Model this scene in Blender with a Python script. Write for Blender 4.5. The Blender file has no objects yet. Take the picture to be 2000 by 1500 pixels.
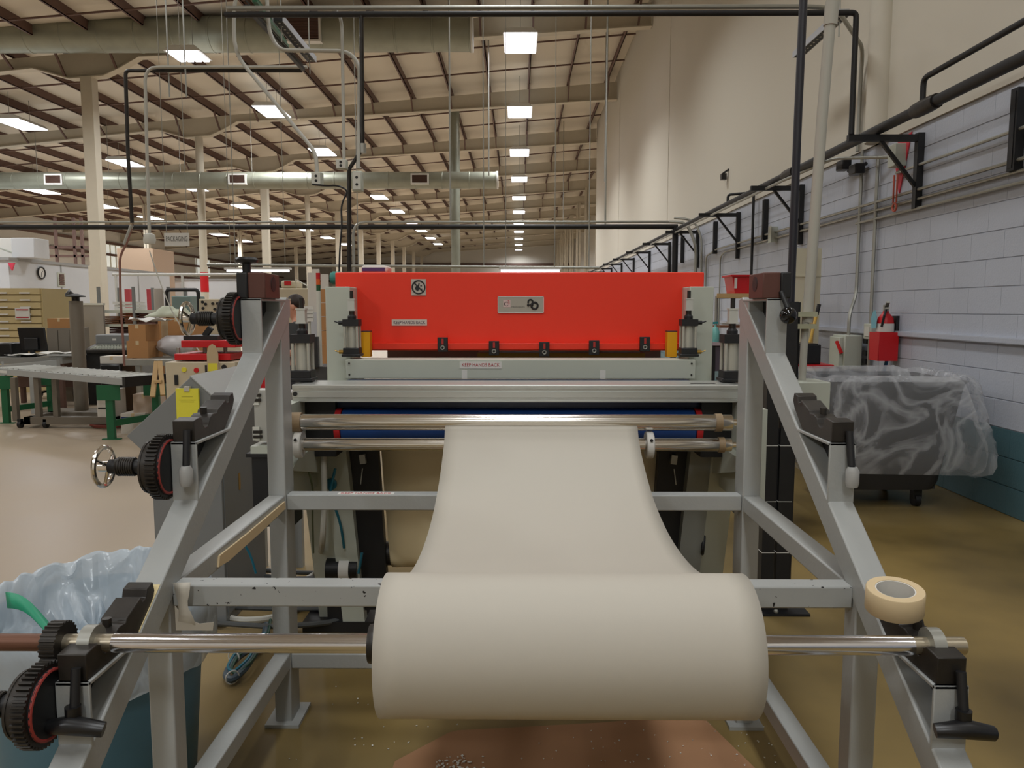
import bpy, bmesh, math, random
from mathutils import Vector, Matrix
random.seed(7)
C = bpy.context.scene.collection
PI = math.pi
# ---------------------------------------------------------------- camera, world, exposure, lights
CAM_H, CAM_P, CAM_W, FPX = 1.47, math.radians(5.64), math.radians(.46), 1500.0
cd = bpy.data.cameras.new('camera'); cam = bpy.data.objects.new('camera', cd); C.objects.link(cam)
cam.location = (0, 0, CAM_H); cam.rotation_euler = (PI/2-CAM_P, 0, CAM_W)
cd.sensor_width = 36; cd.lens = 36*FPX/2000; cd.clip_start = .05; cd.clip_end = 300
sc = bpy.context.scene; sc.camera = cam
sc.view_settings.view_transform = 'Standard'; sc.view_settings.look = 'None'
sc.view_settings.gamma = 1; sc.view_settings.use_curve_mapping = False
sc.view_settings.exposure = -0.12
sc.cycles.max_bounces = 7; sc.cycles.diffuse_bounces = 4; sc.cycles.glossy_bounces = 3
sc.cycles.transparent_max_bounces = 12; sc.cycles.caustics_reflective = False; sc.cycles.caustics_refractive = False
sc.cycles.sample_clamp_indirect = 4
wd = bpy.data.worlds.new('world'); sc.world = wd; wd.use_nodes = True
wd.node_tree.nodes['Background'].inputs[0].default_value = (.5, .5, .52, 1)
wd.node_tree.nodes['Background'].inputs[1].default_value = .3
HIGH_BAY_W, NEAR_BAY_W, STRIP_W, SPREAD = 250.0, 170.0, 5.0, math.radians(122)
def lamp(x, y, z, sx, sy, w, spread, col=(.96, .985, 1), rx=0):
    l = bpy.data.lights.new('lamp', 'AREA'); l.shape = 'RECTANGLE'; l.size = sx; l.size_y = sy
    l.energy = w; l.spread = spread; l.color = col
    o = bpy.data.objects.new('lamp', l); C.objects.link(o); o.location = (x, y, z); o.rotation_euler = (rx, 0, 0)
    return o
BAY = 7.0
# row: x, height, first distance, spacing, count in view, name
ROWS = [(.05, 8.27, 20.5, 7.0, 11, 'central'), (-8.1, 7.92, 19.4, 6.55, 10, 'second'), (-15.6, 7.22, 18.1, 6.5, 9, 'third'), (-20.8, 6.57, 19.0, 5.0, 9, 'outermost left')]
def bay_pos(row, i):
    x, z, y0, st_, n_, nm = row
    return (-7.85, 18.9, 7.47) if (nm == 'second' and i == 0) else (x, y0+st_*i, z)
for _r in ROWS:
    for _i in range(-4, _r[4]):
        if _i < -2 and _r[0] < -9: continue
        _x, _y, _z = bay_pos(_r, _i)
        _w = HIGH_BAY_W if _i >= 0 else NEAR_BAY_W*(2.0 if _i == -4 else .8)
        lamp(_x, _y, _z-.12, .8, 3.5 if _r[0] > -1 else 1.5, _w, SPREAD if (_r[0] > -1 and -2 < _i < 3) else math.radians(160))
        if _r[0] > -9: lamp(_x, _y, _z+.14, .7, 3.5, 6 if _r[0] > -1 else 5, PI, rx=PI)      # upward lamps added at the fixtures to brighten the roof
# unseen lamps added to light the machine station, over the top of the frame
for _x, _y in ((-2.26, 3.6), (2.6, 3.4), (.3, 4.4), (-2.26, -.2), (2.6, -.2), (.3, .3)):
    lamp(_x, _y+.6, 4.12, .09, 1.15, STRIP_W, math.radians(150))

# ---------------------------------------------------------------- helpers
FW = Vector((-math.sin(CAM_W)*math.cos(CAM_P), math.cos(CAM_W)*math.cos(CAM_P), -math.sin(CAM_P)))
RT = Vector((math.cos(CAM_W), math.sin(CAM_W), 0)); UP = RT.cross(FW); CP = Vector((0, 0, CAM_H))
def _ray(u, v): return FW+RT*((u-1000)/FPX)+UP*((750-v)/FPX)
def AY(u, v, y): r = _ray(u, v); return CP+r*(y/r.y)          # survey point at a given distance down the hall
def AX(u, v, x): r = _ray(u, v); return CP+r*(x/r.x)          # survey point on a wall parallel to the hall
def lin(c): c /= 255.; return c/12.92 if c <= .04045 else ((c+.055)/1.055)**2.4
MATS = {}
def M(name, rgb, rough=.5, metal=0., spec=.5, var=.0, vscale=6., bump=0., bscale=60., rvar=0., specks=None, alpha=1., trans=0., stretch=None, coat=0.):
    if name in MATS: return MATS[name]
    m = bpy.data.materials.new(name); m.use_nodes = True; nt = m.node_tree; b = nt.nodes['Principled BSDF']
    col = tuple(lin(c) for c in rgb)+(1,)
    b.inputs['Base Color'].default_value = col; b.inputs['Roughness'].default_value = rough
    b.inputs['Metallic'].default_value = metal; b.inputs['Specular IOR Level'].default_value = spec
    b.inputs['Alpha'].default_value = alpha
    if coat: b.inputs['Coat Weight'].default_value = coat
    if trans: b.inputs['Transmission Weight'].default_value = trans
    tc = nt.nodes.new('ShaderNodeTexCoord'); mp = nt.nodes.new('ShaderNodeMapping')
    nt.links.new(tc.outputs['Object'], mp.inputs[0])
    if stretch: mp.inputs['Scale'].default_value = stretch
    out = None
    if var:
        n = nt.nodes.new('ShaderNodeTexNoise'); n.inputs['Scale'].default_value = vscale; n.inputs['Detail'].default_value = 5
        nt.links.new(mp.outputs[0], n.inputs['Vector'])
        mx = nt.nodes.new('ShaderNodeMix'); mx.data_type = 'RGBA'
        mx.inputs['A'].default_value = tuple(max(0, c*(1-var)) for c in col[:3])+(1,)
        mx.inputs['B'].default_value = tuple(min(1, c*(1+var)) for c in col[:3])+(1,)
        if var > .25:
            mc = nt.nodes.new('ShaderNodeMapRange'); mc.inputs['From Min'].default_value = .32; mc.inputs['From Max'].default_value = .68
            nt.links.new(n.outputs[0], mc.inputs['Value']); nt.links.new(mc.outputs[0], mx.inputs['Factor'])
        else: nt.links.new(n.outputs[0], mx.inputs['Factor'])
        out = mx.outputs['Result']
        if rvar:
            mr = nt.nodes.new('ShaderNodeMapRange'); mr.inputs['To Min'].default_value = max(.02, rough-rvar); mr.inputs['To Max'].default_value = rough+rvar
            nt.links.new(n.outputs[0], mr.inputs['Value']); nt.links.new(mr.outputs[0], b.inputs['Roughness'])
    if specks:
        sc_, th, srgb = specks
        n2 = nt.nodes.new('ShaderNodeTexNoise'); n2.inputs['Scale'].default_value = sc_; n2.inputs['Detail'].default_value = 3
        nt.links.new(mp.outputs[0], n2.inputs['Vector'])
        rp = nt.nodes.new('ShaderNodeMapRange'); rp.inputs['From Min'].default_value = th; rp.inputs['From Max'].default_value = th+.02
        nt.links.new(n2.outputs[0], rp.inputs['Value'])
        m2 = nt.nodes.new('ShaderNodeMix'); m2.data_type = 'RGBA'; m2.inputs['A'].default_value = col
        m2.inputs['B'].default_value = tuple(lin(c) for c in srgb)+(1,)
        if out: nt.links.new(out, m2.inputs['A'])
        nt.links.new(rp.outputs[0], m2.inputs['Factor']); out = m2.outputs['Result']
    if out: nt.links.new(out, b.inputs['Base Color'])
    if bump:
        n3 = nt.nodes.new('ShaderNodeTexNoise'); n3.inputs['Scale'].default_value = bscale; n3.inputs['Detail'].default_value = 4
        nt.links.new(mp.outputs[0], n3.inputs['Vector'])
        bp = nt.nodes.new('ShaderNodeBump'); bp.inputs['Strength'].default_value = bump; bp.inputs['Distance'].default_value = .02
        nt.links.new(n3.outputs[0], bp.inputs['Height']); nt.links.new(bp.outputs[0], b.inputs['Normal'])
    MATS[name] = m; return m
def EM(name, rgb, s):
    if name in MATS: return MATS[name]
    m = bpy.data.materials.new(name); m.use_nodes = True; b = m.node_tree.nodes['Principled BSDF']
    c = tuple(lin(x) for x in rgb)+(1,)
    b.inputs['Base Color'].default_value = c; b.inputs['Emission Color'].default_value = c; b.inputs['Emission Strength'].default_value = s
    MATS[name] = m; return m

class MB:
    def __init__(s): s.bm = bmesh.new()
    def _hull(s, vs, faces):
        v = [s.bm.verts.new(p) for p in vs]
        for f in faces:
            try: s.bm.faces.new([v[i] for i in f])
            except ValueError: pass
        return s
    def box(s, x0, x1, y0, y1, z0, z1):
        if x0 > x1: x0, x1 = x1, x0
        if y0 > y1: y0, y1 = y1, y0
        if z0 > z1: z0, z1 = z1, z0
        return s._hull([(x0,y0,z0),(x1,y0,z0),(x1,y1,z0),(x0,y1,z0),(x0,y0,z1),(x1,y0,z1),(x1,y1,z1),(x0,y1,z1)],
            [(3,2,1,0),(4,5,6,7),(0,1,5,4),(1,2,6,5),(2,3,7,6),(3,0,4,7)])
    def bar(s, p, q, w, h, up=(0, 0, 1)):                       # rectangular bar from p to q, w sideways and h along up
        p, q = Vector(p), Vector(q); d = (q-p).normalized(); up = Vector(up)
        a = d.cross(up)
        if a.length < 1e-4: a = d.cross(Vector((0, 1, 0)))
        a.normalize(); b = a.cross(d).normalized(); a = a*w/2; b = b*h/2
        return s._hull([p-a-b, p+a-b, p+a+b, p-a+b, q-a-b, q+a-b, q+a+b, q-a+b],
            [(0,1,2,3),(7,6,5,4),(4,5,1,0),(5,6,2,1),(6,7,3,2),(7,4,0,3)])
    def cyl(s, p, q, r, r2=None, n=16):
        p, q = Vector(p), Vector(q); r2 = r if r2 is None else r2
        d = (q-p).normalized(); a = d.orthogonal().normalized(); b = d.cross(a)
        A = [s.bm.verts.new(p+(a*math.cos(2*PI*i/n)+b*math.sin(2*PI*i/n))*r) for i in range(n)]
        B = [s.bm.verts.new(q+(a*math.cos(2*PI*i/n)+b*math.sin(2*PI*i/n))*r2) for i in range(n)]
        for i in range(n): s.bm.faces.new([A[i], A[(i+1) % n], B[(i+1) % n], B[i]])
        s.bm.faces.new(A[::-1]); s.bm.faces.new(B); return s
    def tube(s, pts, r, n=8, closed=False):
        pts = [Vector(p) for p in pts]; k = len(pts); rings = []; a = None
        for i, p in enumerate(pts):
            if closed: d = pts[(i+1) % k]-pts[i-1]
            else: d = pts[min(i+1, k-1)]-pts[max(i-1, 0)]
            d.normalize()
            a = d.orthogonal() if a is None else a-d*a.dot(d)
            a.normalize(); b = d.cross(a)
            rr = r[i] if isinstance(r, (list, tuple)) else r
            rings.append([s.bm.verts.new(p+(a*math.cos(2*PI*j/n)+b*math.sin(2*PI*j/n))*rr) for j in range(n)])
        for i in range(k if closed else k-1):
            A, B = rings[i], rings[(i+1) % k]
            for j in range(n): s.bm.faces.new([A[j], A[(j+1) % n], B[(j+1) % n], B[j]])
        if not closed: s.bm.faces.new(rings[0][::-1]); s.bm.faces.new(rings[-1])
        return s
    def prism(s, poly, axis, a, b):                              # polygon extruded along x (y,z), y (x,z) or z (x,y)
        f = {'x': lambda t, p: (t, p[0], p[1]), 'y': lambda t, p: (p[0], t, p[1]), 'z': lambda t, p: (p[0], p[1], t)}[axis]
        A = [s.bm.verts.new(f(a, p)) for p in poly]; B = [s.bm.verts.new(f(b, p)) for p in poly]; n = len(poly)
        for i in range(n): s.bm.faces.new([A[i], A[(i+1) % n], B[(i+1) % n], B[i]])
        s.bm.faces.new(A[::-1]); s.bm.faces.new(B); return s
    def lathe(s, prof, o, d=(0, 0, 1), n=24, cap=True):                    # profile (radius, height) around direction d
        o, d = Vector(o), Vector(d).normalized(); a = d.orthogonal().normalized(); b = d.cross(a); rings = []
        for r, h in prof:
            if r < 1e-6: rings.append([s.bm.verts.new(o+d*h)])
            else: rings.append([s.bm.verts.new(o+d*h+(a*math.cos(2*PI*i/n)+b*math.sin(2*PI*i/n))*r) for i in range(n)])
        for A, B in zip(rings, rings[1:]):
            for i in range(n):
                j = (i+1) % n
                if len(A) == 1 and len(B) == 1: continue
                if len(A) == 1: s.bm.faces.new([A[0], B[j], B[i]])
                elif len(B) == 1: s.bm.faces.new([A[i], A[j], B[0]])
                else: s.bm.faces.new([A[i], A[j], B[j], B[i]])
        if cap and len(rings[0]) > 1: s.bm.faces.new(rings[0][::-1])
        if cap and len(rings[-1]) > 1: s.bm.faces.new(rings[-1])
        return s
    def ball(s, c, r, sc3=(1, 1, 1), n=14):
        m = Matrix.Translation(Vector(c)) @ Matrix.Diagonal((sc3[0]*r, sc3[1]*r, sc3[2]*r, 1))
        bmesh.ops.create_uvsphere(s.bm, u_segments=n, v_segments=max(6, n//2+1), radius=1, matrix=m); return s
    def ring(s, c, R, r, d=(1, 0, 0), n=28, k=8):
        c, d = Vector(c), Vector(d).normalized(); a = d.orthogonal().normalized(); b = d.cross(a)
        return s.tube([c+(a*math.cos(2*PI*i/n)+b*math.sin(2*PI*i/n))*R for i in range(n)], r, k, closed=True)
    def grid(s, rows, close_u=False):
        V = [[s.bm.verts.new(p) for p in r] for r in rows]
        for A, B in zip(V, V[1:]):
            n = len(A)
            for i in range(n if close_u else n-1): s.bm.faces.new([A[i], A[(i+1) % n], B[(i+1) % n], B[i]])
        return s
    def done(s, name, mat, parent=None, label=None, bevel=0, smooth=True, solid=0, sub=0):
        bmesh.ops.recalc_face_normals(s.bm, faces=s.bm.faces)
        me = bpy.data.meshes.new(name)
        if parent is not None: org = Vector(parent['_o'])
        else:
            xs = [v.co for v in s.bm.verts]
            org = Vector(((min(v.x for v in xs)+max(v.x for v in xs))/2, (min(v.y for v in xs)+max(v.y for v in xs))/2, min(v.z for v in xs)))
        bmesh.ops.translate(s.bm, verts=s.bm.verts, vec=-org)
        s.bm.to_mesh(me); s.bm.free(); me.materials.append(mat)
        if smooth:
            me.shade_smooth(); me.set_sharp_from_angle(angle=math.radians(38))
        o = bpy.data.objects.new(name, me); C.objects.link(o)
        if parent is not None: o.parent = parent
        else: o.location = org
        o['_o'] = tuple(org)
        if label: o['label'] = label
        if solid: md = o.modifiers.new('solid', 'SOLIDIFY'); md.thickness = solid; md.offset = 0
        if bevel: md = o.modifiers.new('bevel', 'BEVEL'); md.width = bevel; md.segments = 2; md.limit_method = 'ANGLE'; md.angle_limit = math.radians(40)
        if sub: md = o.modifiers.new('sub', 'SUBSURF'); md.levels = sub; md.render_levels = sub
        return o
def tag(o, label, cat, group=None, kind=None):
    o['label'] = label; o['category'] = cat
    if group: o['group'] = group
    if kind: o['kind'] = kind
    return o
def thing(name, label, cat, loc, group=None):
    o = bpy.data.objects.new(name, None); C.objects.link(o); o.location = loc; o['_o'] = tuple(loc); o.empty_display_size = .1
    return tag(o, label, cat, group)
def struct(o, label=None):
    o['kind'] = 'structure'
    if label: o['label'] = label
    return o
def copy_thing(root, loc, label, group=None):
    r = root.copy(); C.objects.link(r); r.location = loc; r['label'] = label; r['_o'] = tuple(loc)
    if group: r['group'] = group
    for ch in root.children:
        c = ch.copy(); C.objects.link(c); c.parent = r
        for g in ch.children:
            d = g.copy(); C.objects.link(d); d.parent = c
    return r
def text(s, size, mat, parent, loc, rot=(PI/2, 0, 0), name='lettering', sx=1., depth=.0006, width=None):
    cu = bpy.data.curves.new(name, 'FONT'); cu.body = s; cu.size = size; cu.align_x = 'CENTER'; cu.align_y = 'CENTER'; cu.extrude = depth; cu.resolution_u = 3
    t = bpy.data.objects.new('t', cu); C.objects.link(t)
    bpy.context.view_layer.update()
    me = bpy.data.meshes.new_from_object(t.evaluated_get(bpy.context.evaluated_depsgraph_get())); bpy.data.objects.remove(t)
    w = max(v.co.x for v in me.vertices)-min(v.co.x for v in me.vertices)
    k = sx if width is None else width/w
    for v in me.vertices: v.co.x *= k
    me.materials.clear(); me.materials.append(mat)
    o = bpy.data.objects.new(name, me); C.objects.link(o); o.parent = parent
    o.location = Vector(loc)-Vector(parent['_o']); o.rotation_euler = rot; return o
def arc(c, r, a0, a1, n, plane):                                # points of an arc in plane 'xz' / 'yz' / 'xy'
    out = []
    for i in range(n+1):
        t = a0+(a1-a0)*i/n; p, q = r*math.cos(t), r*math.sin(t)
        out.append(Vector(c)+Vector({'xz': (p, 0, q), 'yz': (0, p, q), 'xy': (p, q, 0)}[plane]))
    return out
def bent(pts, r, n=4):                                           # round the corners of a polyline
    pts = [Vector(p) for p in pts]; out = [pts[0]]
    for a, b, c in zip(pts, pts[1:], pts[2:]):
        d1, d2 = (a-b), (c-b); k = min(r, d1.length*.45, d2.length*.45); p, q = b+d1.normalized()*k, b+d2.normalized()*k
        for i in range(n+1):
            t = i/n; out.append(p*(1-t)**2+b*2*t*(1-t)+q*t*t)
    return out+[pts[-1]]

# ---------------------------------------------------------------- materials
mGREY = M('grey enamel', (160, 162, 160), .42, var=.06, vscale=5, bump=.04, bscale=90)
mGREYCHIP = M('chipped grey enamel', (160, 162, 160), .45, var=.06, vscale=5, specks=(55, .67, (22, 22, 24)))
mMACH = M('light grey machine paint', (184, 188, 176), .45, var=.04)
mDARKGREY = M('slate grey sheet metal', (122, 124, 124), .45, var=.05)
mBLACK = M('black steel', (22, 22, 24), .5, var=.2)
mBLACKP = M('black plastic', (18, 18, 20), .35)
mIRON = M('oily black iron', (44, 40, 36), .4, metal=.3, var=.3, vscale=20)
mBROWNIRON = M('brown oxide steel', (92, 58, 50), .5, metal=.2, var=.2)
mCHROME = M('chromed steel', (225, 220, 212), .16, metal=1.)
mSHAFT = M('polished shaft', (222, 222, 228), .14, metal=1.)
mALU = M('extruded aluminium', (200, 202, 198), .38, metal=.85, var=.05, vscale=2)
mSTEEL = M('galvanised steel', (165, 165, 158), .42, metal=.7, var=.12, vscale=10)
mDUCT = M('spiral duct', (150, 152, 138), .45, metal=.55, var=.18, vscale=3)
mRED = M('orange red enamel', (236, 54, 30), .38, var=.03)
mREDP = M('red plastic', (196, 18, 26), .4)
mYEL = M('yellow enamel', (226, 160, 18), .4)
mPAPER = M('off white paper stock', (186, 180, 168), .62, var=.015, vscale=1.5)
mKRAFT = M('kraft belt', (238, 218, 174), .6, var=.04)
mBPAPER = M('brown builders paper', (164, 122, 88), .75, var=.12, vscale=4, bump=.1, bscale=8)
mBLUE = M('blue rubber', (22, 62, 122), .45, var=.15, vscale=2)
mDBLUE = M('dark blue panel', (14, 34, 74), .3, var=.1)
mWHITE = M('white paint', (214, 212, 206), .5)
mPLW = M('white plastic', (205, 205, 196), .45)
mCREAM = M('cream sheet metal', (196, 184, 158), .5, var=.04)
mBEIGE = M('beige file cabinet paint', (196, 178, 132), .5, var=.04)
mCARD = M('corrugated cardboard', (176, 128, 80), .75, var=.06)
mCARD2 = M('dark cardboard', (120, 76, 46), .75, var=.12)
mTEAL = M('teal machine paint', (52, 128, 118), .45)
mGREEN = M('green machine paint', (24, 92, 58), .45)
mBLK = M('black cable', (20, 20, 22), .5)
mGCAB = M('grey cable', (176, 174, 164), .5)
mTCAB = M('teal air hose', (20, 98, 118), .4)
mPURL = M('brown primer steel', (98, 72, 62), .6, var=.08)
mROOF = M('roof liner', (212, 202, 184), .8, var=.04, vscale=.6)
mRAFT = M('cream painted steel', (198, 189, 170), .6, var=.04)
mYNOTE = M('yellow paper', (222, 212, 62), .6)
mWOOD = M('plywood', (190, 158, 110), .6, var=.1, stretch=(1, 8, 8))
mBRASS = M('brass', (176, 140, 70), .35, metal=.8)
mSIGNR = M('red print', (170, 40, 52), .6)
mINK = M('black print', (26, 26, 28), .6)
mGINK = M('grey print', (120, 118, 112), .6)
mTAPE = M('masking tape', (206, 184, 146), .65, var=.05, vscale=30)
# ---------------------------------------------------------------- setting
def floor_mat():
    m = M('polished concrete', (124, 104, 60), .37, spec=.34, var=.42, vscale=1.1, rvar=.08)
    nt = m.node_tree; b = nt.nodes['Principled BSDF']; lk = b.inputs['Base Color'].links[0].from_socket
    n = nt.nodes.new('ShaderNodeTexNoise'); n.inputs['Scale'].default_value = .35; n.inputs['Detail'].default_value = 6; n.inputs['Distortion'].default_value = .6
    nt.links.new(nt.nodes['Texture Coordinate'].outputs['Object'], n.inputs['Vector'])
    mx = nt.nodes.new('ShaderNodeMix'); mx.data_type = 'RGBA'; mx.inputs['B'].default_value = (lin(146), lin(130), lin(96), 1)
    mr = nt.nodes.new('ShaderNodeMapRange'); mr.inputs['From Min'].default_value = .45; mr.inputs['From Max'].default_value = .75; mr.inputs['To Max'].default_value = .7
    nt.links.new(n.outputs[0], mr.inputs['Value']); nt.links.new(mr.outputs[0], mx.inputs['Factor']); nt.links.new(lk, mx.inputs['A'])
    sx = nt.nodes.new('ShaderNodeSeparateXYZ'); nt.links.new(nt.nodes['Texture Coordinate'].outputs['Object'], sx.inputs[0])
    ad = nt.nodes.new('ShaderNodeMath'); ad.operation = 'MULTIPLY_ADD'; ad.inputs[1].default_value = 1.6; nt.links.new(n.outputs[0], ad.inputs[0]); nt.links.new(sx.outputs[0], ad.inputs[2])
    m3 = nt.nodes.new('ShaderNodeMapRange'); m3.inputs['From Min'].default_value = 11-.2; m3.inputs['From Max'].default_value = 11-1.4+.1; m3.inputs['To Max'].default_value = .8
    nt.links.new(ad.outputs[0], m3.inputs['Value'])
    mz = nt.nodes.new('ShaderNodeMix'); mz.data_type = 'RGBA'; mz.inputs['B'].default_value = (lin(170), lin(154), lin(136), 1)   # paler, less stained aisle on the left, some reflected light put into its colour
    m4 = nt.nodes.new('ShaderNodeMapRange'); m4.inputs['From Min'].default_value = 12-41; m4.inputs['From Max'].default_value = 17-41; m4.inputs['To Max'].default_value = .9  # far floor paled as well, added to bounce more light onto the roof
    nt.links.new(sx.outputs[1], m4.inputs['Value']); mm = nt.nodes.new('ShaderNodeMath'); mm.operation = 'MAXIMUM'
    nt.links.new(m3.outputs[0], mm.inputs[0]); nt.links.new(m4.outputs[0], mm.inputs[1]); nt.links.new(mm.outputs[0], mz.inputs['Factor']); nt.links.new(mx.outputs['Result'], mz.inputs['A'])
    nt.links.new(mz.outputs['Result'], b.inputs['Base Color']); return m
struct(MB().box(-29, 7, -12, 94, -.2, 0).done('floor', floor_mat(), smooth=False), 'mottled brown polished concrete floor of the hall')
def zr(x): return 9.07+.0816*x                                   # underside of the purlins, roof rising to the right
ceil = MB(); zt = .25
ceil.prism([(-29, zr(-29)+zt), (7, zr(7)+zt), (7, zr(7)+zt+.2), (-29, zr(-29)+zt+.2)], 'y', -12, 94)
ceil = struct(ceil.done('ceiling', mROOF, smooth=False), 'pale insulated sloping roof over brown purlins')
PX_ = [3.1-1.36*i for i in range(24)]
pm = None
for x in PX_ + [4.46]:
    b = MB(); z = zr(x)
    b.box(x-.012, x+.012, 12, 94, z, z+zt).box(x-.06, x+.012, 12, 94, z, z+.015)
    b.done('purlin', mPURL, ceil, smooth=False)
FR = [13.8+7*i for i in range(12)]
def fdepth(x):
    a = abs(x+11.3)
    if a < .45: return .64
    if a < 1.4: return .64-(a-.45)/.95*.34
    if x > -9.9: return .3+.3*(x+9.9)/13.4
    return .3+.2*min(1, (-12.7-x)/10)
XS = [6.5, 3.45, 0, -3, -6.5, -9.9, -10.4, -10.85, -11.3, -11.75, -12.2, -12.7, -16, -20, -24, -28.6]
for y in FR:
    b = MB(); xs = [x for x in XS if y > 35 or x < 3.46]
    top = [(x, zr(x)) for x in xs]; bot = [(x, zr(x)-fdepth(x)) for x in xs]
    b.prism(top+bot[::-1], 'y', y-.015, y+.015)
    b.prism(bot+[(x, z-.03) for x, z in bot[::-1]], 'y', y-.13, y+.13)
    b.done('rafter', mRAFT, ceil, smooth=False)
for y in FR[1:8]:
    for x in PX_:
        if x < -27.5: continue
        MB().bar((x, y-.62, zr(x)+.02), (x, y-.1, zr(x)-fdepth(x)), .05, .05).done('flange_brace', mPURL, ceil, smooth=False)
for y in [FR[0]+7*i+k for i in range(-1, 8) for k in (2.35, 4.7)]:
    xe = 3.4 if y < 35 else 6.4
    MB().cyl((xe, y, zr(xe)+.03), (-28.4, y, zr(-28.4)+.03), .026, n=6).done('sag_rod', mPURL, ceil, smooth=False)
def hcol(b, x, y, z1, w=.3):
    b.box(x-w/2, x+w/2, y-w/2, y-w/2+.02, 0, z1).box(x-w/2, x+w/2, y+w/2-.02, y+w/2, 0, z1).box(x-.012, x+.012, y-w/2, y+w/2, 0, z1)
    return b
for i, y in enumerate(FR):
    x = -11.3; z1 = zr(x)-.65
    b = MB()
    if i in (2, 4): b.cyl((x, y, 0), (x, y, z1), .135, n=18)
    else: b.box(x-.15, x+.15, y-.15, y+.15, 0, z1).box(x-.17, x+.17, y-.2, y-.15, 0, 2.6)
    o = struct(b.done('column', mRAFT), 'pale painted roof column of the interior row')
    if i in (2,): MB().lathe([(.142, 2.05), (.142, 2.75)], (x, y, 0), n=18).done('red_band', mREDP, o)
for y in FR[4:]:
    struct(hcol(MB(), 4.3, y, zr(4.3)-.5).done('column', mRAFT), 'pale roof column beyond the end of the cream wall')
for y in FR[2:11:2]:
    struct(hcol(MB(), -20, y, zr(-20)-.5, .26).done('column', mRAFT), 'pale roof column near the outer left wall')
mWALLFAR = M('far wall liner', (214, 210, 200), .8, var=.03)
wl = struct(MB().box(-28.9, -28.6, -12, 94, 0, 7.0).done('wall_left', mWALLFAR, smooth=False), 'grey left wall with horizontal girts')
for z in (2.3, 4.0, 5.1, 5.9): MB().box(-28.6, -28.4, 8, 94, z, z+.16).done('girt', mPURL, wl, smooth=False)
for i, y in enumerate((52.6, 60.6, 68.6)):
    w = MB().box(-28.59, -28.55, y, y+3.0, 4.3, 5.9).done('window_%d' % (i+1), EM('daylit translucent pane', (226, 230, 222), .55), smooth=False)
    struct(w, 'daylit translucent wall window of the left wall')
    for k in range(5): MB().box(-28.55, -28.49, y+k*.75-.03, y+k*.75+.03, 4.3, 5.9).done('mullion', mRAFT, w, smooth=False)
    for z in (4.27, 5.87): MB().box(-28.55, -28.49, y, y+3, z, z+.06).done('frame', mRAFT, w, smooth=False)
wf = struct(MB().box(-29, 7, 93.7, 94, 0, 10).done('wall_back', mWALLFAR, smooth=False), 'far end wall of the hall')
for z in (2.6, 4.6, 6.6): MB().box(-28.6, 6.8, 93.5, 93.7, z, z+.25).done('girt', mPURL, wf, smooth=False)
struct(MB().box(6.7, 7, 35, 94, 0, 10).done('wall_far_right', mWALLFAR, smooth=False), 'side wall of the far wider hall')
struct(MB().box(3.5, 7, 34.8, 35.0, 0, 10).done('wall_return', mWALLFAR, smooth=False), 'end return of the cream wall')
struct(MB().box(-29, 7, -12.2, -12, 0, 10).done('wall_front', mWALLFAR, smooth=False), 'wall behind the photographer')
# right wall: painted concrete block below, cream wall above
mCW = M('cream plaster', (206, 200, 186), .7, var=.02, vscale=.8)
struct(MB().box(3.47, 3.75, -12, 34.9, 3.05, 9.7).done('wall_right_upper', mCW, smooth=False), 'tall cream wall above the concrete block')
for i, y in enumerate((18.2, 27.0)): struct(MB().box(3.462, 3.47, y, y+.03, 3.05, 9.4).done('trim_%d' % (i+2), mCW, smooth=False), 'vertical panel joint of the cream wall')
p_ = AX(1726, 120, 3.47).y
struct(MB().cyl((3.46, p_, 3.05), (3.46, p_, 9.3), .13, n=20).done('trim_1', mCW), 'rounded cream pilaster on the upper wall')
mBLK1 = M('blue grey block paint', (180, 185, 196), .5, var=.025, vscale=2, bump=.12, bscale=70)
mBLK2 = M('teal block paint', (74, 106, 114), .45, var=.04, vscale=2, bump=.12, bscale=70)
mMORT = M('blue grey mortar paint', (172, 177, 188), .6, var=.03)
mMORT2 = M('teal mortar paint', (66, 92, 98), .6, var=.03)
wr = struct(MB().box(3.496, 3.75, -12, 34.9, .605, 3.05).done('wall_right', mMORT, smooth=False), 'painted concrete block wall, blue grey above teal')
wr2 = struct(MB().box(3.496, 3.75, -12, 34.9, 0, .605).done('wall_right_lower', mMORT2, smooth=False), 'teal painted lower courses of the block wall')
BH, BL, c_ = 3.05/15, .4064, .003
def block_geo(bm, y, z):
    a, b = y+.0006, y+BL-.0006; e, f = z+.0018, z+BH-.0018
    o = [(3.499, a, e), (3.499, b, e), (3.499, b, f), (3.499, a, f)]; i = [(3.49, a+.001, e+c_), (3.49, b-.001, e+c_), (3.49, b-.001, f-c_), (3.49, a+.001, f-c_)]
    V = [bm.verts.new(p) for p in o+i]
    for q in ((4, 7, 6, 5), (0, 4, 5, 1), (1, 5, 6, 2), (2, 6, 7, 3), (3, 7, 4, 0)): bm.faces.new([V[k] for k in q])
pb = bmesh.new(); block_geo(pb, 0, 0); bme = bpy.data.meshes.new('concrete_block'); pb.to_mesh(bme); pb.free(); bme.materials.append(mBLK1)
pb2 = bme.copy(); pb2.materials.clear(); pb2.materials.append(mBLK2)
rest = {0: bmesh.new(), 1: bmesh.new()}
for r in range(15):
    y = 4.6 - (.2032 if r % 2 else 0)
    k = 0
    while y < 34.6:
        if k < 20:
            par = wr2 if r < 3 else wr
            o = bpy.data.objects.new('concrete_block', pb2 if r < 3 else bme); C.objects.link(o); o.parent = par
            o.location = Vector((0, y, r*BH))-Vector(par['_o'])
        else: block_geo(rest[0 if r < 3 else 1], y, r*BH)
        y += BL; k += 1
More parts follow.
